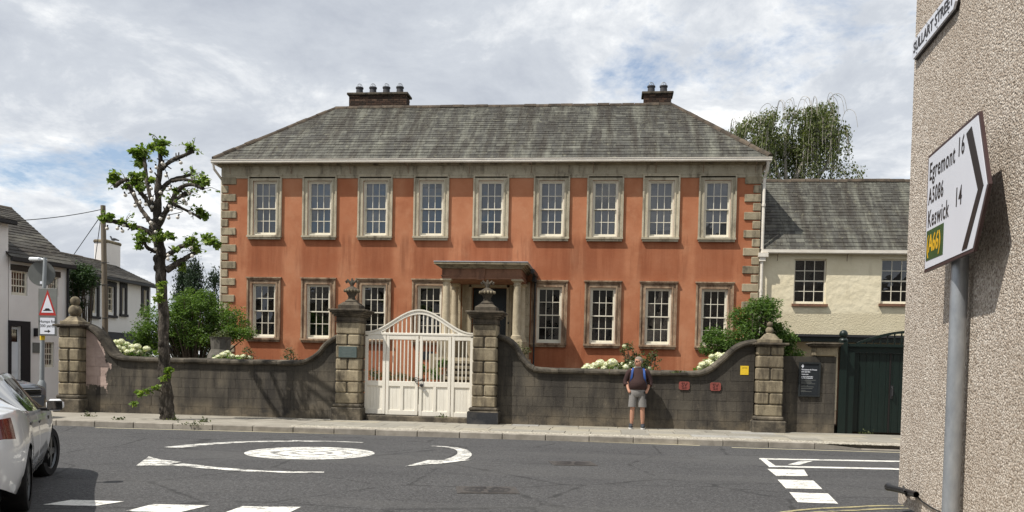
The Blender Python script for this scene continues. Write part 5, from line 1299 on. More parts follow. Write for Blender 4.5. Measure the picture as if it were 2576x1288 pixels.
limbs = [  # photo points, widths (px in a 2.95x enlargement), depth drift
 ([(1332, 900), (1345, 700), (1350, 550), (1365, 400), (1370, 250), (1375, 195)], [86, 70, 60, 52, 44, 36], .0),
 ([(1380, 410), (1440, 355), (1500, 320), (1560, 300), (1642, 258)], [46, 40, 44, 34, 42], -.35),
 ([(1300, 890), (1260, 830), (1200, 750), (1150, 650), (1100, 560), (1082, 535)], [50, 48, 44, 42, 46, 40], .35),
 ([(1090, 500), (1050, 510), (985, 552)], [36, 42, 46], .5),
 ([(1310, 770), (1240, 660), (1190, 600), (1150, 530)], [56, 46, 44, 46], -.4),
 ([(1300, 720), (1255, 540), (1240, 400), (1232, 320)], [44, 38, 36, 34], .45),
 ([(1345, 900), (1400, 800), (1460, 700), (1500, 620), (1560, 560), (1640, 545), (1732, 578)], [62, 56, 50, 46, 42, 36, 34], -.5),
 ([(1470, 700), (1530, 650), (1582, 622)], [44, 40, 46], .3),
 ([(1480, 715), (1560, 750), (1640, 790), (1712, 832)], [36, 30, 28, 26], .5),
 ([(1350, 640), (1380, 590), (1420, 540), (1480, 500), (1560, 478), (1652, 452)], [48, 46, 44, 40, 34, 34], .4),
 ([(1470, 515), (1560, 500), (1662, 518)], [32, 30, 28], -.3),
 ([(1345, 985), (1200, 920), (1080, 890), (980, 860), (905, 850)], [64, 54, 44, 40, 44], -.45),
 ([(1330, 1115), (1260, 1085), (1228, 1035)], [44, 36, 36], -.4),
 ([(1390, 1160), (1470, 1120), (1540, 1075), (1622, 1048)], [58, 48, 42, 36], -.45),
 ([(1420, 1275), (1520, 1210), (1600, 1160), (1660, 1125)], [68, 60, 50, 40], .35)]
for i, (pts, wd_, dr_) in enumerate(limbs):
    n = len(pts); P = [A2(x, y, dr_ * (k / (n - 1)) ** 1.2) for k, (x, y) in enumerate(pts)]; R_ = [w * .2950 / 2 * PXM * 1.05 for w in wd_]
    p_, r_ = knobbly(P, R_, seed=i + 5, amp=.14); r_[-1] *= 1.15; mb = MB().tube(p_, r_, 10)
    for k in range(len(p_) // 2):                     # knuckles and snags
        j = rng.randrange(2, len(p_)); d = Vector((rng.uniform(-1, 1), rng.uniform(-1, .3), rng.uniform(-1, 1))).normalized(); q = p_[j] + d * r_[j] * .8
        if rng.random() < .5: mb.sphere(q, r_[j] * rng.uniform(.35, .6), 6, 5)
        else: mb.tube([q, q + d * rng.uniform(.05, .12)], [r_[j] * .35, r_[j] * .25], 5)
    mb.build("branch", M['bark'], tree, 60)
tufts = [(1195, 260, 95, .4), (1130, 250, 45, .4), (1185, 350, 62, .4), (1290, 220, 40, .2), (1372, 185, 62, 0), (1385, 255, 58, -.1), (1628, 222, 34, -.35), (970, 490, 72, .5), (1160, 490, 88, -.4), (1205, 560, 58, -.4), (1090, 560, 34, .3), (1295, 508, 26, .2),
         (1740, 500, 62, -.4), (1705, 520, 40, -.3), (1500, 588, 34, -.3), (1750, 795, 62, .5), (1690, 765, 30, .4), (885, 822, 50, -.5), (945, 815, 42, -.5), (1035, 862, 26, -.4), (1130, 893, 24, -.3), (1210, 1000, 78, -.4), (1180, 1060, 42, -.4), (1355, 985, 70, -.15), (1440, 985, 62, -.25),
         (1620, 1030, 58, -.45), (1790, 1015, 92, -.3), (1850, 1060, 40, -.3), (1680, 1085, 60, .2), (1560, 1225, 62, .2), (1490, 1180, 32, .1), (1500, 1090, 24, -.4)]
for x, y, r, dy in tufts:
    c = A2(x, y, dy); rr = r * .2950 * PXM; k = max(3, int(5 * r / 50)); pts, _ = clumps(c, (rr * .75, rr * .75, rr * .8), k * 2, max(7, int(r * .13)), rr * .38, .15)
    leaf_obj("leaf_tuft", pts, .105, M['lime_leaf'], tree, .3, .85)
for u, v, r in ((400, 742, 20), (398, 752, 12), (410, 718, 14), (418, 938, 15), (427, 930, 8), (352, 992, 17), (372, 978, 12), (337, 1012, 10), (393, 975, 8), (410, 950, 8), (393, 886, 6)):
    c = aty(u, v, TY - .25); rr = r * PXM; pts, _ = clumps(c, (rr * .8,) * 3, 4, max(5, int(r * .8)), rr * .4, .1); leaf_obj("leaf_tuft", pts, .10, M['lime_leaf'], tree, .3, .85)
mb = MB().tube([aty(u, v, TY - .2) for u, v in ((408, 985), (390, 980), (365, 988), (345, 1000), (335, 1014))], [.016, .013, .01, .008, .005], 6); mb.tube([aty(u, v, TY - .2) for u, v in ((378, 983), (360, 978), (345, 985))], [.01, .008, .004], 5); mb.build("shoot", M['bark'], tree)
for x, y, dy in ((1642, 258, -.35), (1652, 452, .4), (1732, 578, -.5), (1712, 832, .5), (905, 850, -.45), (985, 552, .5), (1375, 195, 0), (1232, 320, .45), (1622, 1048, -.45), (1660, 1125, .35), (1228, 1035, -.4), (1150, 530, -.4), (1582, 622, .3), (1082, 535, .35), (1662, 518, -.3), (1060, 885, -.4), (1480, 705, -.3)):
    c = A2(x, y, dy); sh = MB(); pts = []
    for k in range(rng.randint(5, 9)):
        d = Vector((rng.uniform(-1, 1), rng.uniform(-.8, .8), rng.uniform(-.1, 1.2))).normalized(); ln = rng.uniform(.15, .42); e = c + d * ln + Vector((0, 0, -.04)); m = c + d * ln * .5 + Vector((0, 0, .03))
        sh.tube([c, m, e], [.010, .007, .003], 4)
        for t in np.linspace(.35, 1, 5): q = c + (e - c) * t; pts.append((q.x + rng.uniform(-.02, .02), q.y + rng.uniform(-.02, .02), q.z + rng.uniform(-.02, .02)))
    sh.build("shoots", M['bark'], tree); leaf_obj("shoot_leaves", pts, .085, M['lime_leaf'], tree, .15, .8)
# festoon lights
fs = thing("festoon_lights", "string of frosted festoon bulbs wound through the pollarded tree", "string lights", tuple(A2(1330, 850)))
bm = MB().sphere((0, 0, -.035), .042, 10, 8).mesh("bulb", M['bulb'], None, 60); sk = MB().tube([(0, 0, .0), (0, 0, .05)], .018, 7).mesh("bulb_socket", M['cable'])
bl = [(1390, 352), (1535, 345), (1420, 455), (1375, 600), (1300, 655), (1300, 720), (1445, 715), (1465, 745), (1582, 695), (1565, 660), (1605, 605), (1370, 820), (1440, 815), (1520, 812), (1290, 855), (1330, 935), (1060, 880), (1040, 928), (1008, 908), (1325, 1080), (1570, 1060), (1628, 1070), (1640, 1140), (1430, 1168), (1195, 685), (1145, 612), (1065, 622), (1285, 565), (1150, 715), (1440, 1135), (1395, 360), (1330, 385), (1285, 418), (1640, 470), (1455, 565), (1240, 700), (915, 905), (1620, 775)]
for x, y in bl:
    p = A2(x, y, -.30 + rng.uniform(-.25, .2)); tl = Matrix.Rotation(rng.uniform(-.6, .6), 4, 'X') @ Matrix.Rotation(rng.uniform(-.6, .6), 4, 'Y')
    inst("bulb", bm, fs, Matrix.Translation(p) @ tl); inst("bulb_socket", sk, fs, Matrix.Translation(p) @ tl)
mb = MB()
for seq in (((1060, 875), (1150, 915), (1290, 935), (1330, 1000), (1325, 1080)), ((1330, 930), (1290, 855), (1380, 810), (1450, 800), (1560, 770), (1470, 740), (1445, 710), (1590, 690), (1640, 570)), ((1300, 720), (1300, 650), (1360, 590), (1460, 575), (1390, 350), (1480, 345), (1540, 340)), ((1430, 1160), (1500, 1075), (1570, 1055), (1640, 1130))):
    mb.tube(smooth([tuple(A2(x, y, -.28)) for x, y in seq], 4), .009, 4)
mb.build("cable", M['cable'], fs)

# ------------------------------------------------------------------ shrubs, flowers and trees
def bush(name, label, cat, base, blobs, leafsize, mat, per, cr, nper, group=None, stems=True, aspect=.5, drop=.25, stem_mat=None, flat=.8):
    t = thing(name, label, cat, tuple(base), 0, group); allp = []; cen = []; rb = []
    for (c, rad, k) in blobs:
        p, q = clumps(c, rad, k, per, cr, .35, flat); allp.append(p); cen += q; rb.append(np.clip(.35 + .45 * (p[:, 2] - c[2]) / rad[2], .1, .85) * 0 + .5)
    leaf_obj("foliage", np.concatenate(allp), leafsize, mat, t, drop, aspect)
    if stems:
        mb = MB(); b = Vector(base)
        for q in cen[::3]:
            q = Vector(q); mid = b + (q - b) * .5 + Vector((rng.uniform(-.1, .1), rng.uniform(-.1, .1), .15)); mb.tube(smooth([tuple(b + Vector((rng.uniform(-.1, .1), rng.uniform(-.1, .1), 0))), tuple(mid), tuple(q)], 3), [.035, .03, .026, .02, .015, .01, .006], 5)
        mb.build("stems", stem_mat or M['twig'], t)
    return t
def at3(u, v, y): return tuple(aty(u, v, y))
def blob(u, v, ru, rv, y, k, ry=None):
    c = aty(u, v, y); s = y / F; return (tuple(c), (ru * s, (ry or ru) * s * .7, rv * s), k)
g0 = aty(480, 905, 26.2); bush("maple_bush", "wide green maple bush behind the left garden wall", "bush", (g0.x, 26.2, .3),
     [blob(490, 770, 65, 48, 26.2, 70), blob(410, 815, 75, 50, 25.8, 70), blob(560, 810, 70, 45, 26.4, 70), blob(600, 835, 42, 20, 26.0, 26), blob(370, 850, 45, 35, 25.6, 34), blob(480, 850, 80, 40, 26.2, 60)], .075, M['acer_leaf'], 75, .22, 0, aspect=.5)
g1 = aty(1880, 900, 23.6); bush("garden_shrub", "bright green shrub behind the ball pier at the right", "bush", (g1.x, 23.6, .3),
     [blob(1900, 800, 62, 45, 23.7, 70), blob(1850, 845, 70, 40, 23.5, 60), blob(1950, 850, 45, 42, 23.9, 50), blob(1800, 870, 38, 30, 23.3, 30), blob(1985, 880, 28, 30, 24.0, 26), blob(1930, 768, 42, 16, 23.8, 22), blob(1890, 895, 80, 40, 23.6, 40)], .085, M['shrub_leaf'], 55, .17, 0, aspect=.4)
g2 = aty(1620, 920, 22.5); bush("rose_bush", "straggly rose bush above the wall behind the man's head", "bush", (g2.x, 22.5, .3), [blob(1580, 888, 18, 24, 22.5, 16), blob(1625, 905, 36, 26, 22.5, 26), blob(1600, 915, 40, 18, 22.4, 18)], .06, M['rose_leaf'], 24, .10, 0, aspect=.6)
for u, v, lb in ((725, 895, "small weedy plant over the wall left of the left urn pier"), (1305, 880, "thin leafy plant by the porch behind the curving wall"), (630, 890, "small dark plant beside the stone trough")):
    q = aty(u, 930, 22.6); bush("garden_plant", lb, "plant", (q.x, 22.6, .3), [blob(u, v, 24, 20, 22.6, 12)], .065, M['rose_leaf'], 18, .12, 0, group="plants above the garden wall")
# climber on the white house, conifers behind
c = aty(205, 735, 29.2); bush("climbing_plant", "dark climbing plant on the white house beside the cottage", "climber", (c.x, 29.3, 0), [blob(205, 705, 40, 40, 29.2, 50), blob(190, 760, 22, 50, 29.2, 30), blob(225, 700, 24, 24, 29.0, 20), blob(195, 690, 26, 24, 29.1, 20)], .085, M['ivy'], 60, .24, 0)
for u, vt, wv, yy, lb in ((487, 672, 50, 44, "dark broad conifer behind the maple bush"), (460, 690, 40, 45, "dark conifer left of the broad conifer"), (538, 700, 14, 43, "slim dark conifer beside the house corner")):
    q = aty(u, 900, yy); t = thing("conifer", lb, "tree", (q.x, yy, .2), 0, "conifers behind the garden"); s = yy / F; top = aty(u, vt, yy).z; pts = []
    for k in range(170 if wv > 20 else 80):
        h = npr.uniform() ** .8; r = wv * s * (1 - h ** 2.2) * npr.uniform(.5, 1.05); a = npr.uniform(0, 2 * math.pi); cc = np.array((q.x + r * math.cos(a), yy + r * math.sin(a), .3 + (top - .3) * h)); e = npr.normal(size=(46, 3)) * .17; e[:, 2] = e[:, 2] * 1.5 + .05; pts.append(cc + e)
    pts = np.concatenate(pts); D = npr.normal(size=(len(pts), 3)) * .5; D[:, 2] += .9; leaf_obj("foliage", pts, .16, M['conifer'], t, 0, .35, D=D); MB().tube([(q.x, yy, .2), (q.x, yy, top - .2)], [.14, .02], 7).build("trunk", M['twig'], t)
# hydrangeas: each flower head is a part
hp_ = []; n = 150
Vv = MB(); e = npr.normal(size=(n, 3)); e /= np.linalg.norm(e, axis=1)[:, None]
for d in e:
    d = Vector(d); a = d.orthogonal().normalized(); a.rotate(Matrix.Rotation(rng.uniform(0, 6.28), 3, d)); b = d.cross(a); c = d * rng.uniform(.86, 1.04); s_ = .22
    Vv.add([c + a * s_, c + b * s_, c - a * s_, c - b * s_], [(0, 1, 2, 3)]); Vv.r.append(rng.random())
Vv.sphere((0, 0, 0), .82, 10, 7); Vv.r += [.3] * 70
HM = Vv.mesh("flower_head", M['petal'])
def hydrangea(label, spots, y, base_uv, leafy=True):
    q = aty(*base_uv, y); t = thing("hydrangea", label, "hydrangea", (q.x, y, .3), 0, "white hydrangeas behind the walls"); P = []
    for u, v, r in spots:
        c = aty(u, v, y + rng.uniform(-.18, .18)); s = 1.18 * r * y / F
        inst("flower_head", HM, t, Matrix.Translation(c) @ Matrix.Rotation(rng.uniform(0, 6), 4, 'Z') @ Matrix.Diagonal((s, s, s * .78, 1))); P.append(c)
    pts = []
    for c in P:
        m = 26; e = npr.normal(size=(m, 3)) * np.array((.12, .12, .07)); pts.append(np.array((c.x, c.y + .05, c.z - .13)) + e)
    leaf_obj("foliage", np.concatenate(pts), .12, M['shrub_leaf'], t, .3, .65)
    mb = MB()
    for c in P: mb.tube([(q.x + (c.x - q.x) * .6, y, .3), (c.x, c.y, c.z - .03)], [.012, .007], 5)
    mb.build("stems", M['twig'], t)
hydrangea("white hydrangea in the dip of the wall beside the pink patch", [(292, 862, 9), (305, 860, 9), (318, 868, 10), (310, 878, 8), (297, 874, 8), (332, 874, 10), (345, 872, 9), (322, 886, 9), (336, 884, 9), (350, 886, 9), (369, 878, 9), (330, 896, 9), (345, 897, 10), (360, 893, 9), (375, 897, 9), (300, 885, 6), (312, 892, 6), (285, 868, 5)], 22.7, (330, 930))
hydrangea("low pale hydrangea by the stone trough above the left wall", [(562, 893, 9), (572, 888, 8), (549, 898, 7), (583, 897, 8), (598, 899, 7), (612, 897, 7), (628, 900, 7), (540, 902, 6)], 22.6, (575, 925))
hydrangea("wide row of white hydrangea heads above the wall left of the man", [(1478, 923, 10), (1495, 920, 9), (1510, 914, 11), (1527, 918, 9), (1540, 913, 12), (1553, 920, 9), (1566, 920, 10), (1575, 924, 9), (1590, 916, 9), (1605, 918, 9), (1620, 922, 9), (1488, 928, 8), (1520, 927, 8), (1548, 928, 8), (1600, 928, 8), (1632, 927, 7), (1468, 927, 6), (1585, 927, 8), (1598, 905, 6)], 22.5, (1540, 950))
hydrangea("white hydrangea against the curve below the green shrub", [(1768, 918, 10), (1785, 912, 11), (1800, 905, 11), (1814, 898, 10), (1795, 918, 9), (1778, 926, 8), (1808, 912, 8), (1760, 926, 7), (1822, 893, 7), (1790, 897, 7), (1806, 893, 8)], 22.5, (1790, 950))
r0 = aty(1570, 881, 22.5); t = thing("white_rose", "single white rose bloom on a tall stem above the hydrangeas", "flower", (r0.x, 22.5, .3)); inst("bloom", HM, t, Matrix.Translation(r0 + Vector((0, 0, .1))) @ Matrix.Diagonal((.06, .06, .05, 1))); MB().tube([(r0.x + .1, 22.5, .3), tuple(r0 + Vector((0, 0, .08)))], .008, 5).build("stem", M['twig'], t)
# stone trough-like stump at the house's left corner
s0 = aty(555, 880, 24.2); t = thing("stone_planter", "tall weathered grey stone planter beside the maple bush", "planter", (s0.x, 24.2, .3))
z0 = aty(555, 915, 24.2).z; z1 = aty(555, 848, 24.2).z
MB().lathe([(.42, z0), (.36, z0 + .25), (.27, z1 - .35), (.29, z1 - .08), (.32, z1), (.24, z1), (.20, z1 - .1)], s0.x, 24.2, 10).build("bowl", M['tree_stone'], t)
MB().lathe([(.45, .3), (.45, z0)], s0.x, 24.2, 10).build("base", M['tree_stone'], t)
pts, _ = clumps((s0.x, 24.2, z1 + .05), (.3, .3, .12), 12, 20, .1); leaf_obj("planting", pts, .08, M['rose_leaf'], t)
# pots and bedding seen through the gate
def pot(u, v, y, r, lb, h=.30, lh=.35, m='shrub_leaf'):
    q = aty(u, v, y); t = thing("flower_pot", lb, "plant pot", (q.x, y, .31), 0, "pots behind the gate"); zt = q.z
    MB().lathe([(r * .72, zt - h), (r * .95, zt - .05), (r * 1.08, zt - .05), (r * 1.08, zt), (r * .92, zt), (r * .85, zt - .06)], q.x, y, 16).build("pot", M['terracotta'], t, 40)
    MB().box(q.x - .2, q.x + .2, y - .2, y + .2, .3, zt - h).build("stand", M['pier_dark'], t)
    pts, _ = clumps((q.x, y, zt + lh * .5), (r * 1.1, r * 1.1, lh * .6), 16, 26, .09, .2); leaf_obj("planting", pts, .07, M[m], t)
pot(1092, 955, 27.0, .20, "terracotta pot with leafy plant behind the right gate leaf"); pot(1062, 950, 27.4, .16, "smaller terracotta pot left of the leafy one, behind the gate", .28, .5); pot(1112, 925, 28.0, .13, "terracotta pot of white flowers by the porch steps", .22, .3)
bush("bedding_plants", "low grey-green bedding plants under the house wall behind the gate", "plants", (-7.2, 29.8, .3), [blob(950, 945, 40, 14, 29.8, 26), blob(1010, 950, 40, 12, 29.6, 24)], .06, M['rose_leaf'], 34, .12, 0, stems=False)
# weeping birch behind the wing
by = 52.0; bt = aty(1985, 470, by); bq = (bt.x - 1.2, by)
birch = thing("weeping_birch", "weeping birch with hanging foliage behind the wing roof", "tree", (bq[0], by, .2))
def bp(u, v, dy=0.0): return aty(u, v, by + dy)
tk = [bp(1965, 640), bp(1985, 500), bp(2005, 440), bp(2040, 380), bp(2090, 335), bp(2110, 318)]
MB().tube([tuple(p) for p in smooth([tuple(p) for p in [Vector((bq[0], by, .2))] + tk], 4)], [.34, .32, .3, .28, .26, .25, .24, .22, .2, .19, .17, .16, .15, .14, .12, .11, .1, .09, .08, .07, .06, .06, .05, .05, .04], 8).build("trunk", M['birch_bark'], birch, 60)
bp2 = [[(1975, 560), (1950, 420), (1920, 350), (1885, 318)], [(1980, 540), (1975, 380), (1985, 315), (2000, 285)], [(2005, 440), (2050, 330), (2062, 300), (2075, 275)], [(1960, 560), (1900, 430), (1865, 370), (1835, 340)], [(1985, 520), (2070, 430), (2095, 345), (2110, 315)], [(1975, 520), (1940, 360), (1945, 310), (1950, 292)], [(2040, 380), (2030, 320), (2040, 285)]]
strand = []; tw = MB()
for bi, br_ in enumerate(bp2):
    dy = rng.uniform(-2, 1.5); P = smooth([tuple(bp(u, v, dy * k / 3)) for k, (u, v) in enumerate(br_)], 5); tw.tube([tuple(p) for p in P], [.12 - .10 * i / len(P) for i in range(len(P))], 5)
    for nd in range(6):
        i0 = rng.randrange(len(P) // 3, len(P)); a0 = rng.uniform(0, 2 * math.pi); r0 = rng.uniform(.1, 1.5) * (1.0 if nd else .3); cb_ = P[i0] + Vector((math.cos(a0) * r0, math.sin(a0) * r0, rng.uniform(-.3, .35))); L0 = rng.uniform(1.2, 4.4)
        for j in range(7):
            s0 = P[i0]; ang = a0 + rng.uniform(-1.2, 1.2); tip = cb_ + Vector((rng.uniform(-.5, .5), rng.uniform(-.5, .5), rng.uniform(-.2, .35))); ln_ = L0 * rng.uniform(.55, 1.15)
            pts = smooth([tuple(s0), tuple(s0 + (tip - s0) * .6 + Vector((0, 0, .25))), tuple(tip), tuple(tip + Vector((math.cos(ang) * .2, math.sin(ang) * .2, -ln_ * .35))), tuple(tip + Vector((math.cos(ang) * .3, math.sin(ang) * .3, -ln_)))], 3)
            tw.tube([tuple(p) for p in pts], .012, 3, False)
            q = np.array([tuple(p) for p in pts[4:]]); m = int(34 * ln_); t_ = npr.uniform(0, len(q) - 1.001, m); a = t_.astype(int); q = q[a] + (q[a + 1] - q[a]) * (t_ - a)[:, None]; strand.append(q + npr.normal(size=q.shape) * np.array((.15, .15, .12)))
    for j in range(4):                                # bare arching twigs over the crown
        s0 = P[-1]; a0 = rng.uniform(0, 2 * math.pi); r0 = rng.uniform(.4, 1.0)
        tw.tube([tuple(p) for p in smooth([tuple(s0 + Vector((0, 0, -.3))), tuple(s0 + Vector((math.cos(a0) * r0 * .4, math.sin(a0) * r0 * .4, .75))), tuple(s0 + Vector((math.cos(a0) * r0, math.sin(a0) * r0, .6))), tuple(s0 + Vector((math.cos(a0) * r0 * 1.25, math.sin(a0) * r0 * 1.25, -.3)))], 4)], .013, 3, False)
tw.build("branches", M['birch_bark'], birch)
pts = np.concatenate(strand); D = npr.normal(size=(len(pts), 3)) * .5; D[:, 2] -= .9; leaf_obj("foliage", pts, .15, M['birch_leaf'], birch, 0, .62, D=D)
# weeds on the pavement edge and kerb
def weed(u, v, z, s, lb):
    p = atz(u, v, z); t = thing("weed", lb, "weed", tuple(p), 0, "weeds along the kerb"); pts = np.array(tuple(p)) + npr.normal(size=(40, 3)) * np.array((s, s * .6, s * .5)); pts[:, 2] = np.maximum(pts[:, 2], p.z + .005); D = npr.normal(size=(40, 3)); D[:, 2] = np.abs(D[:, 2]); leaf_obj("leaves", pts, .06, M['rose_leaf'], t, D=D); MB().tube([tuple(p), tuple(p + Vector((.02, 0, s)))], .004, 4).build("stem", M['twig'], t)
for u, v, z, s, lb in ((225, 1048, PZ, .10, "small weed on the pavement left of the tree"), (485, 1070, PZ - .02, .12, "weed hanging over the kerb right of the tree"), (515, 1062, PZ, .07, "dry weed on the pavement right of the tree"), (300, 1056, PZ, .06, "tiny weed at the kerb between tree and lamp column"), (1110, 1050, .26, .07, "weed on the white gate's stone threshold"), (1700, 938, 1.48, .07, "little plant growing from the coping right of the man"), (2180, 1092, PZ, .09, "weeds at the foot of the green gate"), (440, 1058, PZ, .10, "weed at the foot of the pollarded tree")):
    if z > 1: p = aty(u, v, WF - .1); weed_p = p
    weed(u, v, z, s, lb)

# ------------------------------------------------------------------ the standing man
def skin_mesh(verts, edges, radii, mat, root=0, sub=2):
    me = bpy.data.meshes.new("s"); me.from_pydata(verts, edges, []); o = bpy.data.objects.new("s", me); COL.objects.link(o)
    o.modifiers.new("k", 'SKIN'); o.modifiers["k"].use_smooth_shade = True
    for i, r in enumerate(radii):
        sv = me.skin_vertices[0].data[i]; sv.radius = (r, r) if isinstance(r, (int, float)) else r; sv.use_root = (i == root)
    s = o.modifiers.new("u", 'SUBSURF'); s.levels = sub; s.render_levels = sub
    bpy.context.view_layer.update(); out = bpy.data.meshes.new_from_object(o.evaluated_get(bpy.context.evaluated_depsgraph_get()))
    bpy.data.objects.remove(o); out.materials.clear(); out.materials.append(mat)
    out.polygons.foreach_set("use_smooth", [True] * len(out.polygons)); return out
def loft(rings, n=18):                                # rings: (cx, cy, z, rx, ry)
    mb = MB(); V = []
    for cx, cy, z, rx, ry in rings:
        for i in range(n): a = 2 * math.pi * i / n; V.append((cx + rx * math.cos(a), cy + ry * math.sin(a), z))
    mb.add(V, [(k * n + i, k * n + (i + 1) % n, (k + 1) * n + (i + 1) % n, (k + 1) * n + i) for k in range(len(rings) - 1) for i in range(n)] + [tuple(range(n))[::-1], tuple((len(rings) - 1) * n + i for i in range(n))]); return mb
mp = atz(1601, 1079, PZ); man = thing("person", "person in brown jumper, grey shorts and blue backpack standing before the wall", "person", (mp.x, mp.y, PZ), math.radians(-2), None, True)
V = [(0, 0, .92), (0, -.01, 1.10), (0, 0, 1.32), (0, .01, 1.45), (0, 0, 1.515), (0, -.012, 1.575), (0, -.008, 1.645),
     (-.17, .01, 1.39), (-.265, .05, 1.14), (-.225, -.05, .95), (-.175, -.095, .855), (.17, .01, 1.39), (.275, .05, 1.14), (.235, -.05, .95), (.18, -.095, .855),
     (-.095, 0, .86), (-.115, -.015, .49), (-.12, .012, .30), (-.125, .02, .09), (-.145, -.10, .045), (.095, 0, .86), (.12, -.015, .49), (.13, .012, .30), (.135, .02, .09), (.155, -.10, .045)]
E_ = [(0, 1), (1, 2), (2, 3), (3, 4), (4, 5), (5, 6), (2, 7), (7, 8), (8, 9), (9, 10), (2, 11), (11, 12), (12, 13), (13, 14), (0, 15), (15, 16), (16, 17), (17, 18), (18, 19), (0, 20), (20, 21), (21, 22), (22, 23), (23, 24)]
R_ = [.14, .15, .15, .075, .062, .078, .075, .06, .048, .033, .042, .06, .048, .033, .042, .085, .056, .058, .036, .04, .085, .056, .058, .036, .04]
body = obj("body", skin_mesh(V, E_, R_, M['skin']), man)
# head details: turned to the viewer's left
hd = Vector((0, -.012, 1.60)); fd = Vector((-.80, -.60, 0)); sd_ = Vector((.60, -.80, 0))
mb = loft([(hd.x + fd.x * .012, hd.y + fd.y * .012, 1.50, .040, .046), (hd.x + fd.x * .022, hd.y + fd.y * .022, 1.525, .066, .066), (hd.x, hd.y, 1.57, .084, .082), (hd.x, hd.y, 1.62, .088, .085), (hd.x, hd.y, 1.665, .082, .08), (hd.x, hd.y, 1.70, .055, .055), (hd.x, hd.y, 1.715, .02, .02)], 18)
mb.tube([hd + fd * .078 + Vector((0, 0, .02)), hd + fd * .102 + Vector((0, 0, -.018)), hd + fd * .085 + Vector((0, 0, -.024))], [.010, .016, .010], 6)
for s in (-1, 1): mb.sphere(hd + sd_ * .088 * s + Vector((0, 0, .0)), .026, 8, 6, (.6, .6, 1.15))
mb.build("head", M['skin'], man, 70)
MB().tube([hd + fd * .083 + sd_ * .024 + Vector((0, 0, -.048)), hd + fd * .088 + Vector((0, 0, -.050)), hd + fd * .083 - sd_ * .024 + Vector((0, 0, -.048))], .006, 5).build("mouth", M['red_stone'], man)
mb = MB()
for s in (-1, 1): mb.sphere(hd + fd * .078 + sd_ * .034 * s + Vector((0, 0, .018)), .024, 8, 6, (1, 1, .72)); mb.tube([hd + fd * .066 + sd_ * .062 * s + Vector((0, 0, .022)), hd + sd_ * .092 * s + Vector((0, 0, .022))], .005, 4)
mb.build("sunglasses", M['lens'], man, 60)
mb = loft([(hd.x - fd.x * .022, hd.y - fd.y * .022, 1.575, .078, .078), (hd.x - fd.x * .018, hd.y - fd.y * .018, 1.63, .092, .090), (hd.x - fd.x * .008, hd.y - fd.y * .008, 1.672, .090, .088), (hd.x, hd.y, 1.708, .066, .066), (hd.x, hd.y, 1.728, .025, .025)], 18); mb.build("hair", M['hair'], man, 70)
# jumper
mb = loft([(0, -.025, .935, .165, .125), (0, -.03, .96, .195, .15), (0, -.045, 1.05, .205, .175), (0, -.04, 1.14, .205, .17), (0, -.015, 1.25, .20, .14), (0, .0, 1.34, .205, .125), (0, .005, 1.405, .175, .105), (0, .005, 1.445, .105, .085), (0, .0, 1.47, .068, .07)], 22)
for s in (-1, 1): mb.tube(smooth([(s * .15, .01, 1.385), (s * .215, .02, 1.33), (s * .285, .05, 1.14), (s * .275, .01, 1.045)], 4), [.075, .08, .08, .077, .074, .072, .07, .068, .067, .066, .064, .064, .066], 12)
mb.build("jumper", M['jumper'], man, 70)
MB().tube([(.070 * math.cos(a), .0 + .071 * math.sin(a), 1.468 - .008 * math.sin(a)) for a in np.linspace(0, 2 * math.pi, 17)], .012, 6).build("collar", M['shorts'], man, 60)
# shorts
mb = loft([(0, -.01, .985, .17, .13), (0, -.012, .93, .185, .145), (0, -.005, .86, .195, .145), (0, -.0, .80, .195, .135), (0, 0, .765, .165, .115)], 20)
for s in (-1, 1): mb.add(*(lambda q: (q.v, q.f))(loft([(s * .098, 0, .84, .100, .115), (s * .105, -.005, .72, .100, .105), (s * .115, -.01, .60, .098, .098), (s * .120, -.012, .53, .098, .095), (s * .120, -.012, .525, .085, .083)], 16)))
mb.build("shorts", M['shorts'], man, 60)
MB().tube([(.16, -.12, .90), (.185, -.115, .80), (.19, -.11, .72)], .012, 5).build("key_strap", M['trim'], man)
for s in (-1, 1):
    x = s * .13 + s * .012; mb = MB(); mb.sphere((x, -.09, .062), .05, 12, 8, (.95, 2.3, .95)); mb.tube([(x, .0, .06), (x - s * .006, .012, .12)], [.052, .045], 10); mb.build("shoe", M['shoe'], man, 60)
    loft([(x, -.075, .0, .052, .135), (x, -.075, .03, .054, .138), (x, -.075, .034, .048, .128)], 18).build("sole", M['sole'], man)
# backpack
mb = MB().cbox(-.16, .16, .10, .26, 1.02, 1.44, .05); mb.build("backpack", M['navypack'], man)
for s, m in ((-1, M['bluepack']), (1, M['bluepack'])):
    q = smooth([(s * .105, .12, 1.41), (s * .115, .03, 1.455), (s * .135, -.075, 1.40), (s * .145, -.135, 1.30), (s * .165, -.135, 1.18), (s * .195, -.05, 1.08), (s * .19, .08, 1.04)], 5); n = len(q); mb = MB(); V = []
    for i, p in enumerate(q):
        w = .024 if i < n * .62 else .013; o_ = Vector((0, -1, .3)).normalized() * .012; V += [p + Vector((-w, 0, 0)) + o_, p + Vector((w, 0, 0)) + o_, p + Vector((w, 0, 0)) - o_, p + Vector((-w, 0, 0)) - o_]
    mb.add(V, [(4 * i + j, 4 * i + (j + 1) % 4, 4 * i + 4 + (j + 1) % 4, 4 * i + 4 + j) for i in range(n - 1) for j in range(4)]); mb.build("strap", m, man)

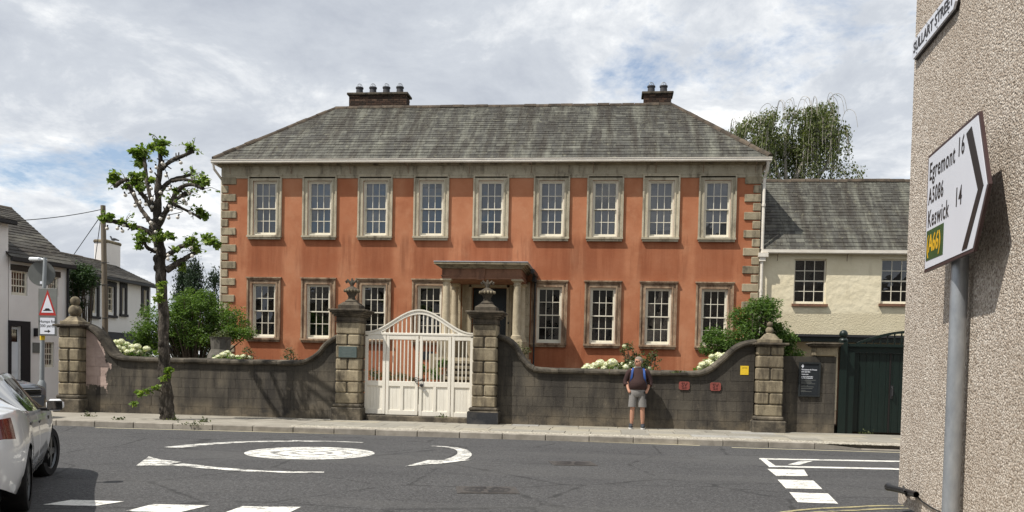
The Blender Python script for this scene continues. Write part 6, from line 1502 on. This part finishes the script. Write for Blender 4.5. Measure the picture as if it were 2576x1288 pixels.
# ------------------------------------------------------------------ cars
def mono(xs, ys):
    """smooth monotone interpolation through the profile points"""
    xs, ys = np.array(xs, float), np.array(ys, float); d = np.diff(ys) / np.diff(xs); m = np.zeros(len(xs)); m[0], m[-1] = d[0], d[-1]
    for i in range(1, len(xs) - 1): m[i] = 0 if d[i - 1] * d[i] <= 0 else 2 * d[i - 1] * d[i] / (d[i - 1] + d[i])
    def f(x):
        x = min(max(x, xs[0]), xs[-1]); i = min(int(np.searchsorted(xs, x, 'right') - 1), len(xs) - 2); h = xs[i + 1] - xs[i]; t = (x - xs[i]) / h
        return float((2 * t ** 3 - 3 * t * t + 1) * ys[i] + (t ** 3 - 2 * t * t + t) * h * m[i] + (-2 * t ** 3 + 3 * t * t) * ys[i + 1] + (t ** 3 - t * t) * h * m[i + 1])
    return f
def car(name, label, loc, ang, paint, prof, wheels, steer, doors, glass, light_rows, front_light):
    t = thing(name, label, "car", loc, ang); L_ = prof['L']; zt, zbelt, wm, wr, zb0 = (mono(*prof[k]) for k in ('top', 'belt', 'w', 'roofw', 'bottom'))
    R_ = prof['arch']; wz = prof['wr']
    st = sorted(set([round(L_ * i / 70, 4) for i in range(71)] + [round(xc + R_ * math.cos(a), 4) for xc in wheels for a in np.linspace(0, math.pi, 19)] + [v for d in doors for v in d] + list(glass['side']) + list(glass['rear']) + list(glass['front'])))
    fr = (0, .1, .3, .5, .68, .86, .95, 1.0)
    def section(x):
        zb = zb0(x); ins = 0
        for xc in wheels:
            if abs(x - xc) < R_: zb = max(zb, wz + math.sqrt(R_ * R_ - (x - xc) ** 2))
        W = wm(x); B = zbelt(x); T = max(zt(x), B + .004); pts = []
        for f_ in fr:
            z = zb + f_ * (B - zb); w = W - (.07 * ((.60 - z) / .35) ** 2 if z < .60 else .055 * ((z - .60) / .40) ** 2)
            pts.append((max(w, .02), z))
        wb = pts[-1][0]; rw = min(wr(x), wb - .01); cab = T - B
        e = B + cab * .86; pts.append((wb - .012, B + min(.02, cab * .2))); pts.append((wb + (rw - wb) * .90, e - .02 * min(1, cab * 4))); pts.append((rw, B + cab * .93)); pts.append((rw * .62, B + cab * .985)); pts.append((0, T))
        return pts
    S = [section(x) for x in st]; nr = len(S[0]); parts = {}
    def put(key, quad, mat): parts.setdefault(key, (MB(), mat))[0].quad(*quad)
    for i in range(len(st) - 1):
        xm = (st[i] + st[i + 1]) / 2
        for r in range(nr - 1):
            key, mat = "body", paint
            zmid = (S[i][r][1] + S[i][r + 1][1]) / 2
            if r < 7:
                for k, (d0, d1) in enumerate(doors):
                    if d0 < xm < d1 and zmid > zb0(xm) + .10: key = "door%d" % k
                if light_rows[0] <= r < light_rows[1] and xm < light_rows[2]: key, mat = "tail_light", M['tail']
                if front_light and 3 <= r < 5 and xm > L_ - front_light: key, mat = "headlight", M['chrome']
            if r == 8 and glass['side'][0] < xm < glass['side'][1] and S[i][9][1] - S[i][8][1] > .05 and S[i + 1][9][1] - S[i + 1][8][1] > .05:
                key, mat = "side_window", M['car_glass']
                if any(abs(xm - p) < .035 for p in glass['pillars']): mat = M['trim']; key = "pillar"
            if r >= 10 and (glass['rear'][0] < xm < glass['rear'][1]): key, mat = "rear_window", M['car_glass']
            if r >= 10 and (glass['front'][0] < xm < glass['front'][1]): key, mat = "windscreen", M['car_glass']
            if r >= 10 and prof.get('glassroof') and glass['rear'][1] <= xm <= glass['front'][0]: key, mat = "roof", M['car_glass']
            for s in (-1, 1):
                a, b, c, d = [(st[j], s * S[j][q][0], S[j][q][1]) for j, q in ((i, r), (i + 1, r), (i + 1, r + 1), (i, r + 1))]
                kk = key if key in ("body", "roof", "windscreen", "rear_window") else key + ("L" if s > 0 else "R")
                put(kk, (a, b, c, d) if s < 0 else (d, c, b, a), mat)
    for j, sgn in ((0, 1), (len(st) - 1, -1)):        # end caps
        for r in range(nr - 2):
            a, b = S[j][r], S[j][r + 1]; key, mat = "body", paint
            if j == 0 and light_rows[0] <= r < light_rows[1]: key, mat = "tail_lightR", M['tail']
            if key == "tail_lightR":
                for s in (-1, 1): put("tail_lightR" if s < 0 else "tail_lightL", ((st[j], s * a[0], a[1]), (st[j], s * a[0] * .45, a[1]), (st[j], s * b[0] * .45, b[1]), (st[j], s * b[0], b[1])), mat)
                put("body", ((st[j], a[0] * .45, a[1]), (st[j], -a[0] * .45, a[1]), (st[j], -b[0] * .45, b[1]), (st[j], b[0] * .45, b[1])), paint)
            else: put(key, ((st[j], a[0], a[1]), (st[j], -a[0], a[1]), (st[j], -b[0], b[1]), (st[j], b[0], b[1])), mat)
    body_o = None
    for k in sorted(parts, key=lambda q: q != "body"):
        mb, mat = parts[k]; nm = k.rstrip("LR"); nm = "door" if nm.startswith("door") else nm
        me = mb.mesh(nm, mat); import bmesh
        bm = bmesh.new(); bm.from_mesh(me); bmesh.ops.remove_doubles(bm, verts=bm.verts, dist=.0005)
        if nm == "door":                              # shut lines: pull the door outline in a few millimetres
            for v in bm.verts:
                if v.is_boundary: v.co.y *= .9935
        bm.to_mesh(me); bm.free(); me.polygons.foreach_set("use_smooth", [True] * len(me.polygons)); me.set_sharp_from_angle(angle=math.radians(38)); o = obj(nm, me, t)
    # dark underbody and wheel wells
    mb = MB().box(.35, L_ - .35, -prof['w'][1][3] * .80, prof['w'][1][3] * .80, .20, .55); mb.build("underbody", M['trim'], t)
    for xc in wheels:
        for s in (-1, 1):
            y1 = s * (wm(xc) - .03); mb = MB(); V = []
            for a in np.linspace(-.3, math.pi + .3, 17):
                for yy in (y1, s * .45): V.append((xc + (R_ + .005) * math.cos(a), yy, wz + (R_ + .005) * math.sin(a)))
            mb.add(V, [(2 * i, 2 * i + 2, 2 * i + 3, 2 * i + 1) for i in range(16)]); mb.build("wheel_arch_liner", M['trim'], t)
    n = 30; r_, tw_ = prof['tyre'], .115
    for xc in wheels:
        for s in (-1, 1):
            tp = [(.68, -tw_), (.93, -tw_), (1, -tw_ * .75), (1.0, tw_ * .75), (.93, tw_), (.70, tw_ * .98)]; V = []; mb = MB()
            for f_, yy in tp:
                for i in range(n): a = 2 * math.pi * i / n; V.append((f_ * r_ * math.cos(a), yy, f_ * r_ * math.sin(a)))
            mb.add(V, [(k * n + i, k * n + (i + 1) % n, (k + 1) * n + (i + 1) % n, (k + 1) * n + i) for k in range(len(tp) - 1) for i in range(n)])
            w = obj("wheel", mb.mesh("wheel", M['rubber'], None, 40), t); w.location = (xc, s * (wm(xc) - .125), r_); w.rotation_euler = (0, 0, steer if xc > L_ / 2 else 0); OFF[w.name] = Vector()
            rim = MB(); o_ = s * tw_ * .9
            for k in range(5):
                for dk in (-.11, .11):
                    a = 2 * math.pi * k / 5 + dk; c, q = math.cos(a), math.sin(a); px, pz = -q * .022, c * .022
                    V = [(c * .05 + px, o_, q * .05 + pz), (c * .05 - px, o_, q * .05 - pz), (c * r_ * .68 - px, o_ * .85, q * r_ * .68 - pz), (c * r_ * .68 + px, o_ * .85, q * r_ * .68 + pz)]; rim.add(V + [(x, y - s * .04, z) for x, y, z in V], [(0, 1, 2, 3), (4, 7, 6, 5), (0, 3, 7, 4), (1, 5, 6, 2)])
            rim.tube([(0, o_ - s * .05, 0), (0, o_ + s * .005, 0)], .06, 12); V = []
            for f_, yy in ((.70, o_), (.62, o_ * .8), (.62, o_ * .2)):
                for i in range(n): a = 2 * math.pi * i / n; V.append((f_ * r_ * math.cos(a), yy, f_ * r_ * math.sin(a)))
            rim.add(V, [(k * n + i, k * n + (i + 1) % n, (k + 1) * n + (i + 1) % n, (k + 1) * n + i) for k in range(2) for i in range(n)]); rim.build("rim", M['rim'], w, 40)
            MB().tube([(0, o_ * .15, 0), (0, o_ * .25, 0)], r_ * .6, 24).build("brake_disc", M['trim'], w)
    # mirrors, handles
    for s in (-1, 1):
        xm_ = prof['mirror']; wb = section(xm_)[7][0]; zB = zbelt(xm_)
        mr = MB(); V = []; mr.cbox(xm_ - .06, xm_ + .12, s * (wb + .145) - .095, s * (wb + .145) + .095, zB + .0, zB + .145, .045); mo = mr.build("mirror", paint, t)
        mo.data.polygons.foreach_set("use_smooth", [True] * len(mo.data.polygons))
        MB().cbox(xm_ - .072, xm_ - .055, s * (wb + .145) - .082, s * (wb + .145) + .082, zB + .015, zB + .13, .006).build("mirror_glass", M['car_glass'], mo)
        MB().box(xm_ - .01, xm_ + .06, *sorted((s * (wb - .02), s * (wb + .09))), zB + .0, zB + .035).build("mirror_stalk", M['trim'], mo)
        for d0, d1 in doors:
            zh = zbelt(d0 + .1) - .13; wy = section(d0 + .15)[5][0]; MB().cbox(d0 + .06, d0 + .25, s * (wy + .006) - .006, s * (wy + .006) + .006, zh, zh + .028, .004).build("door_handle", M['trim'], t)
    return t, section
p3 = dict(L=4.69, arch=.375, wr=.335, tyre=.335, mirror=2.9, glassroof=True,
     top=([0, .08, .3, .7, 1.2, 1.7, 2.1, 2.5, 2.9, 3.3, 3.62, 3.8, 4.2, 4.5, 4.69], [.96, 1.08, 1.115, 1.15, 1.27, 1.385, 1.43, 1.435, 1.40, 1.23, 1.02, .965, .88, .75, .58]),
     belt=([0, .1, .5, 1.2, 2.0, 2.8, 3.4, 3.8, 4.2, 4.5, 4.69], [.95, 1.04, 1.055, 1.01, .965, .94, .92, .885, .81, .68, .55]),
     w=([0, .08, .25, .55, .98, 1.6, 2.4, 3.2, 3.85, 4.2, 4.45, 4.6, 4.69], [.66, .77, .855, .91, .925, .905, .90, .905, .925, .885, .79, .68, .52]),
     roofw=([0, .6, 1.2, 1.8, 2.5, 3.1, 3.6, 4.69], [.62, .60, .56, .55, .555, .58, .66, .5]),
     bottom=([0, .3, .6, 1.4, 3.4, 4.3, 4.69], [.40, .30, .24, .215, .215, .22, .27]))
c1, sec = car("white_car", "white electric saloon car cut by the left edge, front wheels turned", (-5.95, 6.75, -.01), math.radians(90 + 30), M['car_white'], p3, (.98, 3.85), math.radians(-14), [(1.32, 2.28), (2.30, 3.42)], dict(side=(1.02, 3.50), rear=(.42, 1.62), front=(2.86, 3.60), pillars=(2.30,)), (4, 6, .34), .30)
c1.scale = (1, 1, .95)
# chrome-less rear: plate, badge-free boot lip, bumper crease
MB().box(-.006, .02, -.26, .26, .66, .77).build("number_plate", M['plate'], c1); MB().cbox(-.015, .16, -.62, .62, .30, .42, .03).build("diffuser", M['trim'], c1)
for s in (-1, 1):
    y = sec(3.36)[5][0] * s; MB().cbox(3.42, 3.56, y - .012, y + .012, .80, .845, .006).build("side_camera", M['trim'], c1)
# interior seen through the glass is dark; second car
p4 = dict(L=4.3, arch=.37, wr=.33, tyre=.33, mirror=2.72, glassroof=False,
     top=([0, .08, .3, .7, 1.2, 1.8, 2.3, 2.7, 3.0, 3.25, 3.7, 4.1, 4.3], [1.05, 1.25, 1.40, 1.48, 1.52, 1.53, 1.47, 1.30, 1.12, 1.04, .97, .88, .66]),
     belt=([0, .1, .5, 1.2, 2.0, 2.8, 3.2, 3.7, 4.1, 4.3], [.95, 1.04, 1.05, 1.02, 1.0, .98, .96, .90, .82, .62]),
     w=([0, .08, .25, .55, .8, 1.6, 2.4, 3.2, 3.5, 3.9, 4.1, 4.22, 4.3], [.70, .79, .84, .88, .895, .88, .88, .885, .895, .88, .84, .76, .62]),
     roofw=([0, .6, 1.2, 1.8, 2.5, 3.1, 4.3], [.62, .60, .58, .58, .58, .64, .6]),
     bottom=([0, .3, .6, 1.4, 3.2, 4.0, 4.3], [.40, .32, .26, .22, .22, .22, .26]))
f2 = atz(104, 1040, .22); hd2 = math.radians(-8); hv = Vector((math.cos(hd2), math.sin(hd2)))
c2o = Vector((f2.x, f2.y)) - hv * 4.22 - Vector((-hv.y, hv.x)) * .62
c2, sec2 = car("grey_car", "dark grey car with slatted grille behind the white car", (c2o.x, c2o.y, 0), hd2, M['car_grey'], p4, (.8, 3.48), 0.0, [(1.15, 2.0), (2.02, 3.05)], dict(side=(.55, 3.0), rear=(.05, .45), front=(2.3, 3.05), pillars=(2.0, 1.1)), (3, 5, .25), .35)
for k in range(4): MB().cbox(4.24 + .008 * (3 - k), 4.315, -.52, .52, .60 + .055 * k, .632 + .055 * k, .008).build("grille_slat", M['chrome'] if k in (0, 3) else M['trim'], c2)
MB().box(4.20, 4.285, -.55, .55, .58, .82).build("grille_back", M['trim'], c2); MB().box(4.29, 4.325, -.26, .26, .42, .53).build("number_plate", M['plate'], c2)
me = text_mesh("E", .09, M['sign_black'], 'CENTER', .002, .001); o = obj("plate_letter", me, c2); o.matrix_local = Matrix.Translation((4.3265, .20, .445)) @ Matrix.Rotation(math.pi / 2, 4, 'Z') @ Matrix.Rotation(math.pi / 2, 4, 'X')
MB().box(4.22, 4.31, -.5, .5, .27, .36).build("lower_grille", M['trim'], c2)
